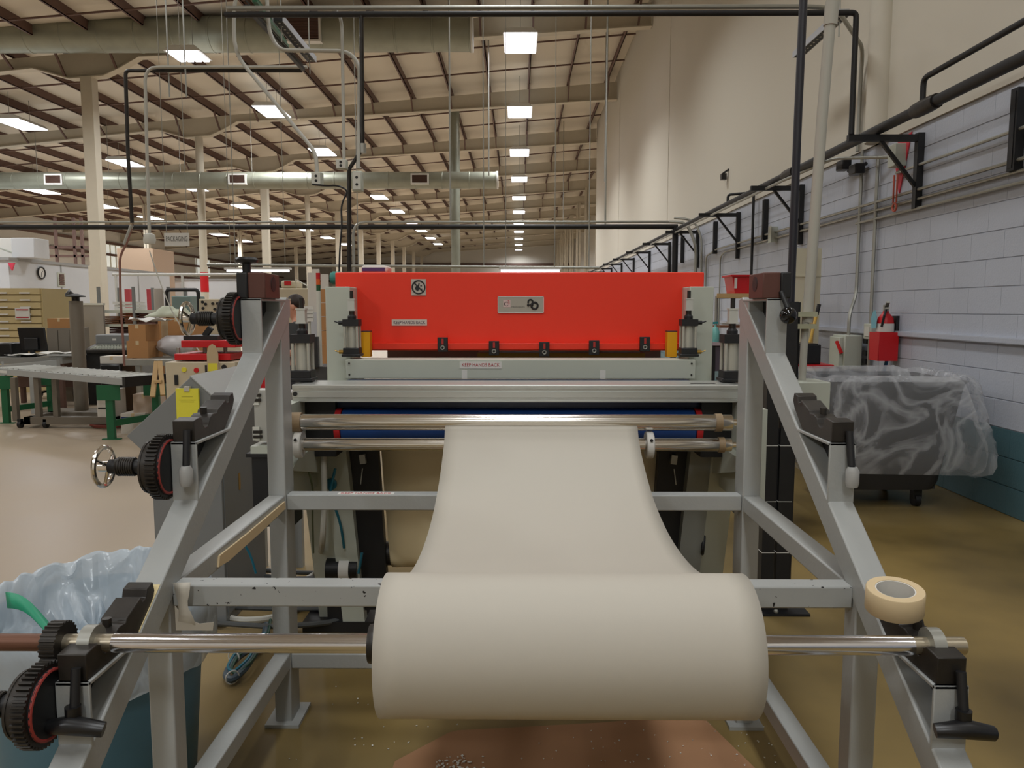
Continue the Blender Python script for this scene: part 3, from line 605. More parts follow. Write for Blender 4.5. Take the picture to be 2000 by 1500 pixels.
for s, (xa, xb) in SIDES.items():
    for k, (ya, za) in enumerate(ARMS):
        yb = 2.66-(1.508-za)/.655
        if k == 0: yb = 2.65
        MB().box(xa-.002, xb+.002, ya, ya+.008, dz(ya)-.004, za).box(xa-.002, xb+.002, ya, yb, za-.008, za).done('arm_bracket', mGREY, st, bevel=.002)
        xi = xb if s < 0 else xa; xo = xa if s < 0 else xb
        MB().prism([(ya+.008, dz(ya+.008)-.01), (ya+.008, za-.008), (yb-.005, za-.008)], 'x', xo+s*-.012, xo+s*-.006).done('arm_web', mBLACK, st)
        if k > 0:
            bl = MB().prism(block_profile(ya+.004, za, 1), 'x', (xa+xb)/2-.027, (xa+xb)/2+.027).done('bearing_block', mIRON, st, label='black iron bearing block with open shaft saddle', bevel=.002)
            MB().cyl(((xa+xb)/2, ya+.13, za+.05), ((xa+xb)/2, ya+.13, za+.07), .009, n=8).done('bolt', mIRON, bl)
            hx = (xa+xb)/2+.012
            MB().cyl((hx, ya-.004, za+.03), (hx+.002, ya-.02, za-.055), .009, n=10).done('lever', mBLACK, st)
            if k == 1: MB().lathe([(0, -.012), (.013, -.01), (.016, .0), (.016, .03), (.011, .04)], (hx+.003, ya-.025, za-.095), n=14).done('lever_grip', M('pale grey grip', (160, 160, 158), .4), st, label='pale grey lever grip')
            else:
                MB().tube([(hx-.05, ya-.02, za-.075), (hx, ya-.03, za-.066), (hx+.055, ya-.02, za-.08)], [.013, .018, .014], 10).cyl((hx, ya-.02, za-.055), (hx, ya-.02, za-.035), .014).done('tee_knob', mBLACKP, st)
        else:
            xm = (xa+xb)/2; b = MB()
            cx0, cx1 = (xm-.01, xm+.045) if s < 0 else (xm-.045, xm+.01)
            hb = MB(); yc, zc_ = ya+.06, za+.047
            hb.prism([(ya+.004, za), (ya+.15, za), (ya+.15, za+.078), (ya+.004, za+.08)], 'x', cx0, cx1)
            hb = hb.done('bearing_housing', mBROWNIRON, st, label='brown oxide bearing housing with round bore', bevel=.003)
            fx = cx1 if s < 0 else cx0
            MB().cyl((fx-.001*s*-1, ya+.085, za+.046), (fx+.0012*(-s), ya+.085, za+.046), .024, n=20).done('bore', mBLACK, hb)
            ex0, ex1 = (xa-.012, xm-.008) if s < 0 else (xm+.008, xb+.01)
            MB().box(ex0, ex1, ya-.004, ya+.06, za, za+.08).done('clamp_block', mBLACK, st, bevel=.004)
            if s < 0:
                b = MB().cyl((xm-.02, ya+.03, za+.08), (xm-.02, ya+.03, za+.112), .013, n=14).lathe([(.016, 0), (.034, .004), (.037, .012), (.03, .02), (0, .02)], (xm-.02, ya+.03, za+.108), n=20)
                b.done('clamp_screw', mBLACKP, st)
            else:
                MB().cyl((xm+.01, ya-.002, za+.02), (xm+.022, ya-.03, za-.03), .008, n=10).done('lever', mBLACK, st)
                MB().ball((xm+.022, ya-.035, za-.052), .026).done('ball_knob', M('glossy black knob', (12, 12, 14), .12), st, label='glossy black ball knob')
        if s < 0:                                               # drive gears and handwheels on the left side only
            cy, cz = (ya+.0, za-.062) if k < 2 else (1.35, .74)
            r = .082 if k < 2 else .078
            g = MB(); gear(g, xa-.032, xa-.008, cy, cz, r, 46); g = g.done('gear', mIRON, st, label='large black spur gear')
            MB().cyl((xa-.008, cy, cz), (xa-.003, cy, cz), r*.84, n=28).done('backing_disc', mBLACK, g); MB().ring((xa-.004, cy, cz), r*.8, .0035, (1, 0, 0), 32, 6).done('red_brake_ring', M('red brake ring', (150, 54, 48), .5), g)
            MB().cyl((xa-.05, cy, cz), (xa-.032, cy, cz), r*.78, n=28).cyl((xa-.055, cy, cz), (xa-.05, cy, cz), r*.8, n=28).done('brake_hub', mIRON, g)
            hw = xa-.155
            MB().cyl((xa-.055, cy, cz), (hw, cy, cz), .018, n=14).done('axle', mBLACK, g)
            spring(g, hw+.02, xa-.09, cy, cz, .021, 8)
            handwheel(st, hw-.015, cy, cz, .048)
# tape and paper scraps stuck on the frame
tag(MB().prism([(2.57, .812), (2.57, .787), (2.35, .78), (2.05, .777), (1.98, .784), (1.99, .812), (2.2, .809)], 'x', -.8015, -.796).done('masking_tape_strip', mTAPE), 'torn masking tape strip stuck along the left side brace', 'tape')
b = MB(); pts = []
for i in range(9):
    t = i/8; pts.append([(-.795+.002+.02*math.sin(t*3), 1.705-.02*math.sin(t*PI), .842-.11*t), (-.775+.05*abs(t-.45)*1.2+.02*math.sin(t*3), 1.695-.01*math.sin(t*PI), .847-.11*t)])
b.grid(pts); tag(b.done('backing_paper_scrap', mPAPER, solid=.001), 'curled white backing paper stuck at the left end of the front crossbar', 'paper scrap')
tag(MB().prism([(-.785, .734), (-.70, .734), (-.697, .754), (-.73, .75), (-.76, .762), (-.785, .792)], 'y', 1.692, 1.6935).done('paper_corner', mPAPER), 'L shaped white paper corner hanging under the front crossbar', 'paper scrap')
tag(MB().prism([(1.56, dz(1.56)), (1.66, dz(1.66)), (1.66, dz(1.66)+.0015), (1.56, dz(1.56)+.0015)], 'x', -.83, -.801).done('yellow_shim', M('pale yellow card', (214, 196, 146), .6)), 'pale yellow card shim behind the lowest left bearing block', 'card')
# ---------------------------------------------------------------- roll, shaft, web
RY, RZ, RR = 1.432, .822, .1321
sh = thing('roll_shaft', 'polished steel shaft with gear, carrying the paper roll in the lowest saddles', 'shaft', (0, RY, RZ))
MB().cyl((-.785, RY, RZ), (.76, RY, RZ), .0185, n=28).done('shaft_bar', mSHAFT, sh)
for x in (-.83, .80):
    MB().cyl((x-.012, RY, RZ), (x+.012, RY, RZ), .034, n=28).done('ball_bearing', mSTEEL, sh)
    MB().cyl((x-.06, RY, RZ), (x+.06, RY, RZ), .0165, n=20).done('journal', M('worn steel journal', (180, 170, 150), .35, metal=.9), sh)
g = MB(); gear(g, -.91, -.88, RY, RZ, .042, 26); g.done('pinion_gear', mIRON, sh, label='small black pinion gear')
MB().cyl((-1.12, RY, RZ), (-.885, RY, RZ), .0165, n=20).done('shaft_end', M('rusty brown shaft', (110, 76, 60), .45, metal=.5), sh)
ro = thing('paper_roll', 'large roll of off white paper stock on the unwind shaft', 'paper roll', (.095, RY, RZ))
X0, X1 = -.259, .442
MB().lathe([(.045, 0), (RR-.002, 0), (RR, .002), (RR, X1-X0-.002), (RR-.002, X1-X0), (.045, X1-X0)], (X0, RY, RZ), (1, 0, 0), 96).done('wound_paper', mPAPER, ro)
MB().cyl((X0-.012, RY, RZ), (X1+.012, RY, RZ), .04, n=28).done('core', mCARD2, ro)
b = MB()
for x in (X0-.02, X1+.02): b.lathe([(.019, -.009), (.036, -.009), (.038, 0), (.036, .009), (.019, .009)], (x, RY, RZ), (1, 0, 0), 24)
b.done('core_chuck', mIRON, ro)
b = MB()
random.seed(3)
rr_ = []
for i in range(10):
    a = -2.6+i*.14; r1 = .05+random.random()*.012; rr_.append([(X0-.003-random.random()*.008, RY+r1*math.cos(a), RZ+r1*math.sin(a)), (X0-.001, RY+(r1+.035)*math.cos(a), RZ+(r1+.035)*math.sin(a))])
b.grid(rr_); b.done('torn_core_paper', mPAPER, ro, solid=.001)
th = math.radians(64)
prof = [(RY+r_*math.cos(a), RZ+r_*math.sin(a)) for a, r_ in [(th+.25+5.9*(1-i/44.), RR-.001+.0025*min(1, i/6.)) for i in range(45)]+[(th+.12, RR+.0015), (th, RR+.0015)]]
prof += [(1.58, .903), (1.69, .860), (1.78, .838), (1.87, .822), (1.97, .812), (2.09, .808), (2.24, .815), (2.41, .841), (2.55, .88), (2.69, .938), (2.765, .982), (2.795, 1.012), (2.807, 1.028), (2.82, 1.0345), (2.835, 1.030), (2.845, 1.0), (2.88, .989), (2.96, 1.0), (3.12, 1.04)]
def smoothp(p, n=6):
    out = []
    for i in range(len(p)-1):
        a, b_, c, d = p[max(i-1, 0)], p[i], p[i+1], p[min(i+2, len(p)-1)]
        for k in range(n):
            t = k/n; out.append(tuple(.5*((2*b_[j])+(c[j]-a[j])*t+(2*a[j]-5*b_[j]+4*c[j]-d[j])*t*t+(-a[j]+3*b_[j]-3*c[j]+d[j])*t**3) for j in (0, 1)))
    return out+[p[-1]]
prof = smoothp(prof, 5)
b = MB(); rows = []
for y, z in prof:
    u = max(0, min(1, (y-1.5)/1.3))
    rows.append([(X0+.001+(X1-X0-.002)*i/16+(-.012*u if i == 0 else 0), y, z-.006*u*math.sin(PI*i/16)*(1-u)) for i in range(17)])
b.grid(rows); b.done('paper_web', mPAPER, ro, solid=.0012)
# masking tape roll on the right lowest block
tp = thing('masking_tape_roll', 'roll of masking tape lying tilted on the lowest right bearing block', 'tape roll', (.845, 1.6, .86))
d = Vector((-.05, -.14, 1)).normalized(); c0 = Vector((.772, 1.53, .853))
MB().lathe([(.038, 0), (.054, 0), (.0555, .002), (.0555, .046), (.054, .048), (.038, .048), (.038, 0)], c0, d, 48, False).done('tape_windings', mTAPE, tp)
MB().lathe([(.0355, .001), (.038, .001), (.038, .047), (.0355, .047), (.0355, .001)], c0, d, 40, False).done('card_core', mWHITE, tp)
# ---------------------------------------------------------------- machine behind the stand
ma = thing('nip_roller_machine', 'grey industrial roller machine with orange red guard beam behind the stand', 'machine', (0, 3.4, 0))
def roller(par, y, z, r, x0, x1, mat, name):
    o = MB().lathe([(0, -.03), (r*.45, -.03), (r*.45, 0), (r-.003, 0), (r, .003), (r, x1-x0-.003), (r-.003, x1-x0), (r*.45, x1-x0), (r*.45, x1-x0+.03), (0, x1-x0+.03)], (x0, y, z), (1, 0, 0), 40).done(name, mat, par)
    return o
u_ = roller(ma, 2.85, 1.044, .030, -.815, .80, mCHROME, 'upper_guide_roller')
l_ = roller(ma, 2.85, .96, .0245, -.815, .80, mCHROME, 'lower_guide_roller')
tanr = M('tan roller sleeve', (140, 118, 88), .5)
MB().cyl((-.85, 2.85, 1.044), (-.812, 2.85, 1.044), .037, n=28).done('tan_sleeve', tanr, u_); MB().cyl((.735, 2.85, 1.044), (.76, 2.85, 1.044), .034, n=28).done('tan_sleeve', tanr, u_)
MB().cyl((.75, 2.85, .96), (.772, 2.85, .96), .029, n=28).done('tan_sleeve', tanr, l_)
for x in (-.838, .478):
    c = MB().lathe([(.025, 0), (.048, 0), (.052, .004), (.052, .024), (.048, .028), (.025, .028)], (x, 2.85, .96), (1, 0, 0), 32).done('guide_collar', mWHITE, l_, label='white round guide collar')
    MB().cyl((x+.014, 2.797, .985), (x+.014, 2.80, .985), .006, n=10).done('set_screw', mBLACK, c)
for s in (-1, 1):
    MB().box(s*.895-.02, s*.895+.02, 2.80, 3.3, .70, 1.10).done('roller_bracket', mMACH, ma)
    MB().prism([(2.8, .87), (2.9, .9), (3.35, .9), (3.35, .74)], 'x', s*.86-.02, s*.86+.02).done('gusset', mMACH, ma)
roller(ma, 3.14, .985, .075, -.72, .72, mBLUE, 'blue_nip_roller')
MB().box(-.80, .80, 3.16, 3.2, 1.03, 1.10).done('blue_back_panel', mDBLUE, ma)
for x in (-.735, .735): MB().cyl((x-.012, 3.14, .985), (x+.012, 3.14, .985), .0755, n=28).done('red_roller_end', M('red roller end', (190, 36, 40), .5), ma)
for x in (-.82, .82): MB().box(x-.07, x+.07, 3.12, 3.3, .86, 1.10).done('end_housing', mBLACK, ma)
# extruded aluminium beam with grooves
prof_b = [(3.05, 1.096), (3.05, 1.102), (3.056, 1.104), (3.056, 1.112), (3.05, 1.114), (3.05, 1.138), (3.056, 1.14), (3.056, 1.148), (3.05, 1.15), (3.05, 1.161), (3.054, 1.165), (3.24, 1.165), (3.24, 1.096)]
al = MB().prism(prof_b, 'x', -.905, .897).done('aluminium_beam', mALU, ma)
for x in (-.893, .885): MB().cyl((x, 3.046, 1.128), (x, 3.052, 1.128), .009, n=12).done('end_bolt', mBLACK, al)
MB().box(.70, .80, 3.1, 3.13, 1.1651, 1.1655).done('top_slot', mBLACK, al)
# columns, grey beam, red guard
for s in (-1, 1):
    a0, a1 = (-.876, -.764) if s < 0 else (.776, .884)
    MB().box(a0, a1, 3.5, 3.72, 1.136, 1.567).done('column', mMACH, ma, bevel=.004)
    MB().box(a0-.01, a1+.01, 3.2, 3.75, 1.10, 1.136).done('column_base', mMACH, ma)
gb = MB().box(-.757, .775, 3.35, 3.5, 1.162, 1.245).done('front_beam', mMACH, ma, bevel=.003)
for x in (-.74, .757):
    for z in (1.18, 1.23): MB().cyl((x, 3.346, z), (x, 3.352, z), .004, n=8).done('screw', mIRON, gb)
lb = MB().box(-.256, -.072, 3.348, 3.351, 1.207, 1.238).done('warning_label', mWHITE, gb, label='white label with red letters KEEP HANDS BACK')
text('KEEP HANDS BACK', .021, mSIGNR, lb, (-.164, 3.3478, 1.2225), width=.165)
for x in (-.235, .37): MB().box(x-.012, x+.012, 3.3485, 3.351, 1.163, 1.2).done('tape_piece', mWHITE, gb)
MB().box(-.74, .74, 3.28, 3.35, 1.12, 1.16).done('blue_upper_panel', mDBLUE, ma)
rd = MB().prism([(3.66, 1.285), (3.66, 1.636), (3.69, 1.64), (4.05, 1.64), (4.05, 1.285)], 'x', -.866, .876).box(-.73, .76, 3.61, 3.7, 1.272, 1.287).prism([(3.61, 1.272), (3.605, 1.278), (3.605, 1.305), (3.612, 1.308), (3.66, 1.30), (3.66, 1.272)], 'x', -.73, .76).done('red_guard', mRED, ma, label='orange red painted steel guard beam', bevel=.002)
def at_red(u, v): return AY(u, v, 3.655)
p, q = at_red(803, 545), at_red(832, 577)
sg = MB().box(p.x, q.x, 3.655, 3.659, q.z, p.z).done('no_hands_sign', M('sign grey', (188, 178, 166), .5), rd, label='square sign with hand crossed out')
cx, cz = (p.x+q.x)/2, (p.z+q.z)/2
MB().ring((cx, 3.654, cz), .030, .0032, (0, 1, 0), 28, 6).bar((cx-.022, 3.6535, cz+.022), (cx+.022, 3.6535, cz-.022), .002, .006, (0, 0, 1)).done('prohibition_ring', mINK, sg)
MB().prism([(cx-.018, cz-.008), (cx-.004, cz-.02), (cx+.006, cz-.004), (cx+.002, cz+.002), (cx+.006, cz+.018), (cx+.0, cz+.02), (cx-.004, cz+.006), (cx-.012, cz+.006)], 'y', 3.6532, 3.6548).box(cx+.006, cx+.018, 3.6532, 3.6548, cz-.01, cz-.006).box(cx+.008, cx+.016, 3.6532, 3.6548, cz+.004, cz+.009).done('hand_pictogram', mINK, sg)
p, q = at_red(765, 624), at_red(834, 636)
lb = MB().box(p.x, q.x, 3.656, 3.659, q.z, p.z).done('warning_label', M('label grey', (206, 196, 184), .5), rd, label='pale label with dark letters KEEP HANDS BACK')
text('KEEP HANDS BACK', .022, M('dark violet print', (70, 50, 76), .6), lb, ((p.x+q.x)/2, 3.6556, (p.z+q.z)/2), width=(q.x-p.x)*.9)
p, q = at_red(972, 579), at_red(1062, 611)
pl = MB().box(p.x, q.x, 3.654, 3.659, q.z, p.z).done('maker_plate', M('plate grey', (166, 160, 148), .4), rd, label='grey maker plate with square emblem and gears', bevel=.001)
e = .003
MB().box(p.x, q.x, 3.6525, 3.654, p.z-e, p.z).box(p.x, q.x, 3.6525, 3.654, q.z, q.z+e).box(p.x, p.x+e, 3.6525, 3.654, q.z, p.z).box(q.x-e, q.x, 3.6525, 3.654, q.z, p.z).done('plate_rim', mWHITE, pl)
ec = at_red(990, 593)
MB().box(ec.x-.017, ec.x+.017, 3.653, 3.6545, ec.z-.017, ec.z+.017).done('emblem_square', M('emblem pink', (206, 178, 174), .5), pl)
text('C', .03, mINK, pl, (ec.x-.004, 3.6528, ec.z-.003)); text('3', .024, mSIGNR, pl, (ec.x+.008, 3.6524, ec.z+.005))
text('PRECISION', .009, mGINK, pl, (at_red(1012, 599).x, 3.6535, at_red(1012, 599.5).z), width=.062)
b = MB(); gc = at_red(1044, 597); g2 = at_red(1036, 590)
b.ring((gc.x, 3.653, gc.z), .015, .005, (0, 1, 0), 24, 6)
b.tube(arc((g2.x, 3.653, g2.z), .011, -.4, 3.6, 12, 'xz'), .004, 6); b.ball((g2.x-.01, 3.653, g2.z-.014), .007).ball((g2.x+.006, 3.653, g2.z-.013), .008)
b.done('gear_emblem', mINK, pl)
for i, (u, v, h) in enumerate(((865, 673, 26), (965, 680, 26), (1063, 682, 27), (1160, 679, 26), (1259, 672, 26))):
    p = AY(u, v, 3.6); k = .024; hz = .034
    o = MB().box(p.x-k, p.x+k, 3.585, 3.603, p.z-hz, p.z+hz).done('slotted_stop', mBLACK, ma, label='black slotted stop plate', bevel=.002)
    MB().box(p.x-.005, p.x+.005, 3.583, 3.586, p.z+.002, p.z+.028).done('slot', M('red seen through slot', (170, 40, 34), .5), o)
    MB().ring((p.x, 3.583, p.z-.014), .008, .003, (0, 1, 0), 16, 6).done('socket_screw', mSTEEL, o)
for u in (715, 1312):
    p, q = AY(u-9, 646, 3.54), AY(u+9, 697, 3.54)
    o = MB().box(p.x, q.x, 3.53, 3.58, q.z, p.z-.006).done('yellow_guard_post', mYEL, ma, label='short yellow guard post'); MB().box(p.x, q.x, 3.53, 3.58, p.z-.006, p.z).done('post_cap', mBROWNIRON, o)
def air_cyl(x, y, z0, k, side):
    c = MB().box(x-.048*k, x+.048*k, y-.048*k, y+.048*k, z0, z0+.045*k).box(x-.056*k, x+.056*k, y-.056*k, y+.056*k, z0-.008*k, z0+.008*k).done('air_cylinder', mBLACK, ma, label='upright pneumatic cylinder with black end caps', bevel=.003)
    b = MB().cyl((x, y, z0+.045*k), (x, y, z0+.175*k), .035*k, n=24)
    for a in (-1, 1):
        for d_ in (-1, 1): b.cyl((x+a*.037*k, y+d_*.037*k, z0+.045*k), (x+a*.037*k, y+d_*.037*k, z0+.175*k), .0085*k, n=10)
    b.done('barrel', M('cylinder silver', (188, 186, 174), .35, metal=.35), c)
    MB().box(x-.048*k, x+.048*k, y-.048*k, y+.048*k, z0+.175*k, z0+.215*k).lathe([(.026*k, 0), (.026*k, .02*k), (.018*k, .03*k)], (x, y, z0+.213*k), n=16).done('top_cap', mBLACK, c)
    MB().cyl((x, y, z0+.24*k), (x, y, z0+.27*k), .017*k, n=14).done('rod_nut', mIRON, c)
    b = MB().box(x-.02*k, x+.02*k, y-.02*k, y+.02*k, z0+.272*k, z0+.335*k).box(x-.024*k, x+.024*k, y-.024*k, y+.024*k, z0+.266*k, z0+.274*k).box(x-.023*k, x+.023*k, y-.023*k, y+.023*k, z0+.332*k, z0+.338*k)
    b.done('rod_clevis', M('clevis silver', (196, 196, 188), .4, metal=.2), c)
    MB().cyl((x, y, z0+.336*k), (x, y, z0+.385*k), .011*k, n=12).done('stop_screw', mIRON, c)
    for z in (.195, .02):
        MB().cyl((x+side*.048*k, y-.02, z0+z*k), (x+side*.075*k, y-.02, z0+z*k), .012*k, n=10).cyl((x+side*.075*k, y-.02, z0+z*k), (x+side*.1*k, y-.02, z0+z*k+.006), .004*k, n=8).done('air_fitting', mBRASS if z < .1 else mBLACK, c)
p = AY(688, 697, 3.42); air_cyl(p.x, 3.43, p.z+.008, .74, -1)
p = AY(1344, 697, 3.42); air_cyl(p.x, 3.43, p.z+.008, .74, 1)
air_cyl(AY(590, 740, 3.17).x, 3.19, 1.175, .87, -1); air_cyl(AY(1430, 740, 3.17).x, 3.19, 1.175, .87, 1)
# lower machine frame
for s in (-1, 1):
    f = lambda x: s*x
    MB().bar((f(.89), 3.28, .9), (f(.86), 3.46, 0), .06, .11, (1, 0, 0)).done('side_leg', mMACH, ma)
    MB().bar((f(.80), 3.30, .92), (f(.745), 3.4, .02), .10, .06, (0, 1, 0)).done('leg_panel', mMACH if s < 0 else M('mid grey paint', (132, 134, 128), .45), ma)
    MB().box(f(.80)-.1, f(.80)+.1, 3.3, 3.7, .9, 1.11).done('side_frame', mMACH, ma)
    k = MB().bar((f(.70), 3.37, .92), (f(.665), 3.41, .1), .15, .05, (0, 1, 0)).done('black_upright', mBLACK, ma)
    MB().bar((f(.685), 3.325, .83), (f(.68), 3.325, .79), .026, .026, (1, 0, 0)).bar((f(.682), 3.31, .77), (f(.692), 3.31, .70), .004, .004, (1, 0, 0)).done('clamp_lever', mSTEEL, k)
b = MB(); rows = []
pr = [(3.44, .95), (3.43, .8), (3.41, .6), (3.40, .42)]+[(3.46+.06*math.cos(a), .34+.06*math.sin(a)) for a in [PI-.1+i*(PI*.8)/8 for i in range(9)]]
for y, z in pr:
    e = (.93-z)*.075
    rows.append([(-.628+e+(1.31-2*e)*i/6, y, z) for i in range(7)])
MB().grid(rows).done('kraft_belt', mKRAFT, ma, label='tan paper belt hanging in a loop', solid=.003)
roller(ma, 3.46, .34, .055, -.66, .70, mIRON, 'belt_roller')
MB().cyl((-.72, 3.46, .34), (-.64, 3.46, .34), .035, n=20).done('roller_journal', mBRASS, ma)
p = AY(670, 1108, 3.4)
MB().box(-.98, -.66, 3.36, 3.6, .0, .05).box(-.87, -.70, 3.38, 3.5, .05, .30).done('drive_base', mBLACK, ma)
MB().cyl((-.86, 3.36, .30), (-.72, 3.36, .30), .05, n=20).done('drive_motor', mBLACKP, ma); MB().cyl((-.80, 3.355, .30), (-.755, 3.355, .30), .0515, n=20).done('motor_label', mWHITE, ma)
MB().box(-.05, .1, 3.55, 3.56, .3, .9).box(-.8, .8, 3.6, 3.66, .86, .92).done('rear_tie', mBLACK, ma)
# left side actuator, rear guards, teal motor end
a_ = MB().box(-1.07, -.99, 3.08, 3.16, .93, 1.14).done('slim_actuator', M('actuator silver', (178, 178, 172), .4, metal=.3), ma)
for z in (.95, .97, 1.1, 1.12): MB().box(-1.075, -1.04, 3.072, 3.08, z-.006, z+.006).done('end_lug', mIRON, a_)
MB().box(-1.078, -1.05, 3.075, 3.08, .935, .99).box(-1.078, -1.05, 3.075, 3.08, 1.08, 1.135).done('rod_bracket', mPLW, a_)
MB().box(-1.08, -.92, 3.06, 3.2, .58, .87).box(-1.1, -.9, 3.05, 3.22, .87, .885).done('black_valve_box', mBLACK, ma)
MB().box(-1.08, -.9, 3.05, 3.2, .885, .915).done('valve_plate', mMACH, ma)
p = AY(654, 543, 3.8); o = MB().cyl((p.x-.01, 3.8, p.z), (p.x+.03, 3.8, p.z), .032, n=24).cyl((p.x-.02, 3.8, p.z), (p.x-.01, 3.8, p.z), .026, n=24).done('teal_pulley', mTEAL, ma)
MB().cyl((p.x+.02, 3.8, p.z), (-.86, 3.8, p.z), .012, n=12).done('pulley_shaft', mSTEEL, o)
MB().cyl((.876, 3.8, 1.57), (.9, 3.8, 1.57), .035, n=20).done('end_flange', mIRON, ma)
p, q = AY(710, 519, 3.85), AY(760, 532, 3.85)
t = thing('glove_box', 'purple and white soft pack lying on the red guard beam', 'pack', ((p.x+q.x)/2, 3.85, 1.641))
MB().prism([(p.x, 1.642), (q.x, 1.642), (q.x+.005, 1.675), (q.x-.02, p.z), (p.x+.01, p.z), (p.x-.006, 1.67)], 'y', 3.8, 3.92).done('pack_body', mWHITE, t, bevel=.01); MB().box(p.x+.004, q.x-.012, 3.796, 3.8, 1.65, p.z-.012).done('purple_label', M('purple print', (70, 50, 104), .5), t)
# rails behind the guard beam, seen through the gap under the red lip
MB().box(-.2, .62, 3.75, 3.95, 1.23, 1.252).done('yellow_rail', M('olive yellow', (150, 128, 40), .5), ma)
MB().box(-.7, .76, 4.1, 4.2, 1.15, 1.26).done('rear_rail', mDARKGREY, ma)
# ---------------------------------------------------------------- floor items by the stand
tag(MB().prism([(-.40, 2.36), (-.24, 2.53), (-.21, 2.545), (.30, 2.60), (.66, 2.66), (.80, 2.2), (.78, 1.45), (-.42, 1.45)], 'z', .002, .005).done('paper_sheet', mBPAPER), 'brown paper sheet lying on the floor under the roll', 'paper')
b = MB(); random.seed(11)
def chips(n, cx, cy, sx, sy, z, s0, s1):
    for i in range(n):
        x, y, r = random.gauss(cx, sx), random.gauss(cy, sy), random.uniform(s0, s1); a = random.random()*6
        b._hull([(x+r*math.cos(a+k*1.5708)*(1 if k % 2 else .6), y+r*math.sin(a+k*1.5708)*(1 if k % 2 else .6), z+random.uniform(.001, .004)) for k in range(4)]+[(x, y, z-.002)], [(0, 1, 2, 3), (0, 4, 1), (1, 4, 2), (2, 4, 3), (3, 4, 0)])
chips(60, -.2, 2.33, .035, .03, .007, .003, .009); chips(50, .35, 2.4, .2, .12, .007, .002, .005); chips(40, -.45, 2.55, .15, .2, .002, .002, .006); chips(40, .75, 2.5, .12, .2, .002, .002, .006); chips(20, -.3, 2.9, .2, .2, .002, .002, .005)
o = b.done('paper_chips', mWHITE); tag(o, 'scattered white paper crumbs on the floor and brown sheet', 'paper crumbs', kind='stuff')
def fcable(pts, r, mat, label, bend=.2): return tag(MB().tube(bent(pts, bend, 6), r, 8).done('cable', mat), label, 'cable')
def Zp(u, v, z=.02): r = _ray(u, v); return CP+r*((z-CAM_H)/r.z)
fcable([Zp(408, 1170), Zp(420, 1195), Zp(460, 1212), Zp(520, 1210), Zp(560, 1196), Zp(640, 1165)], .016, mGCAB, 'thick pale grey hose looping on the floor left of the post')
p = Zp(618, 1120, .02); fcable([AY(632, 880, 3.15), AY(634, 980, 3.15), AY(630, 1060, 3.15), p, Zp(560, 1150)], .013, mGCAB, 'pale grey hose hanging from the machine to the floor')
for k in range(7):
    y = 3.35+.12*k; fcable([(-1.9, y+.12, .03+.012*(k % 3)), (-1.1, y+.05*math.sin(k), .03+.02*(k % 2)), (-.86, y, .05+.02*(k % 3)), (-.74, y+.12, .04)], .013, M('dark grey cable', (72, 74, 74), .5), 'dark grey cable in the bundle on the floor, strand %s from the front' % ORD[k])
fcable([AY(588, 884, 3.0), AY(605, 925, 3.05), AY(612, 960, 3.1), AY(610, 1000, 3.2), AY(612, 1080, 3.3)], .004, M('olive wire', (96, 108, 84), .5), 'thin olive wire hanging beside the left collar')
fcable([AY(655, 915, 3.2), AY(648, 945, 3.2), AY(644, 965, 3.2), AY(665, 1020, 3.25), AY(672, 1070, 3.3)], .006, mTCAB, 'teal air hose hanging in front of the left machine leg')
tag(MB().lathe([(.02, .0), (.026, .01), (.026, .02), (.02, .025)], AY(648, 944, 3.24), (0, -1, 0), 16).done('hose_reel_cap', mTCAB), 'small teal round fitting on the left machine leg', 'fitting')
fcable([AY(707, 1080, 3.25), AY(704, 1100, 3.25), AY(700, 1120, 3.25)], .006, mTCAB, 'short teal hose at the drive motor')
hp = [Zp(520, 1220), Zp(515, 1250, .03), Zp(480, 1305, .04), Zp(452, 1330, .03), Zp(440, 1320, .03), Zp(455, 1290, .03), Zp(500, 1260, .03), Zp(560, 1240, .03)]
fcable(hp, .014, M('slate hose', (64, 78, 88), .45), 'slate blue cable bundle bent on the floor left of the post', .1)
fcable([p_+Vector((.01, .03, .01)) for p_ in hp], .007, M('dark green wire', (30, 66, 50), .5), 'dark green wire tied to the slate bundle', .1)
fcable([p_+Vector((-.01, .045, .012)) for p_ in hp[1:7]], .006, mTCAB, 'teal hose tied to the slate bundle', .1)
for k, i in enumerate((3, 5)): tag(MB().ring(hp[i]+Vector((0, .01, .01)), .026, .003, (hp[i+1]-hp[i]), 16, 5).done('cable_tie', mWHITE), ('white cable tie at the bend of the slate bundle', 'white cable tie on the back of the slate bundle')[k], 'cable tie')
fcable([AY(490, 1000, 3.05), AY(478, 1030, 3.05), AY(470, 1050, 3.1), AY(490, 1085, 3.1), AY(500, 1120, 3.1)], .005, mTCAB, 'teal hose crossing behind the taped brace')
fcable([(.76, 3.1, .04), (.85, 2.95, .03), (.98, 2.98, .05)], .016, mBLK, 'black cable end lying on the floor right of the roll', .05)
fcable([AY(1370, 1010, 3.4), AY(1376, 1040, 3.35), AY(1372, 1080, 3.3), Zp(1368, 1100)], .008, mBLK, 'black wire hanging at the right machine leg')
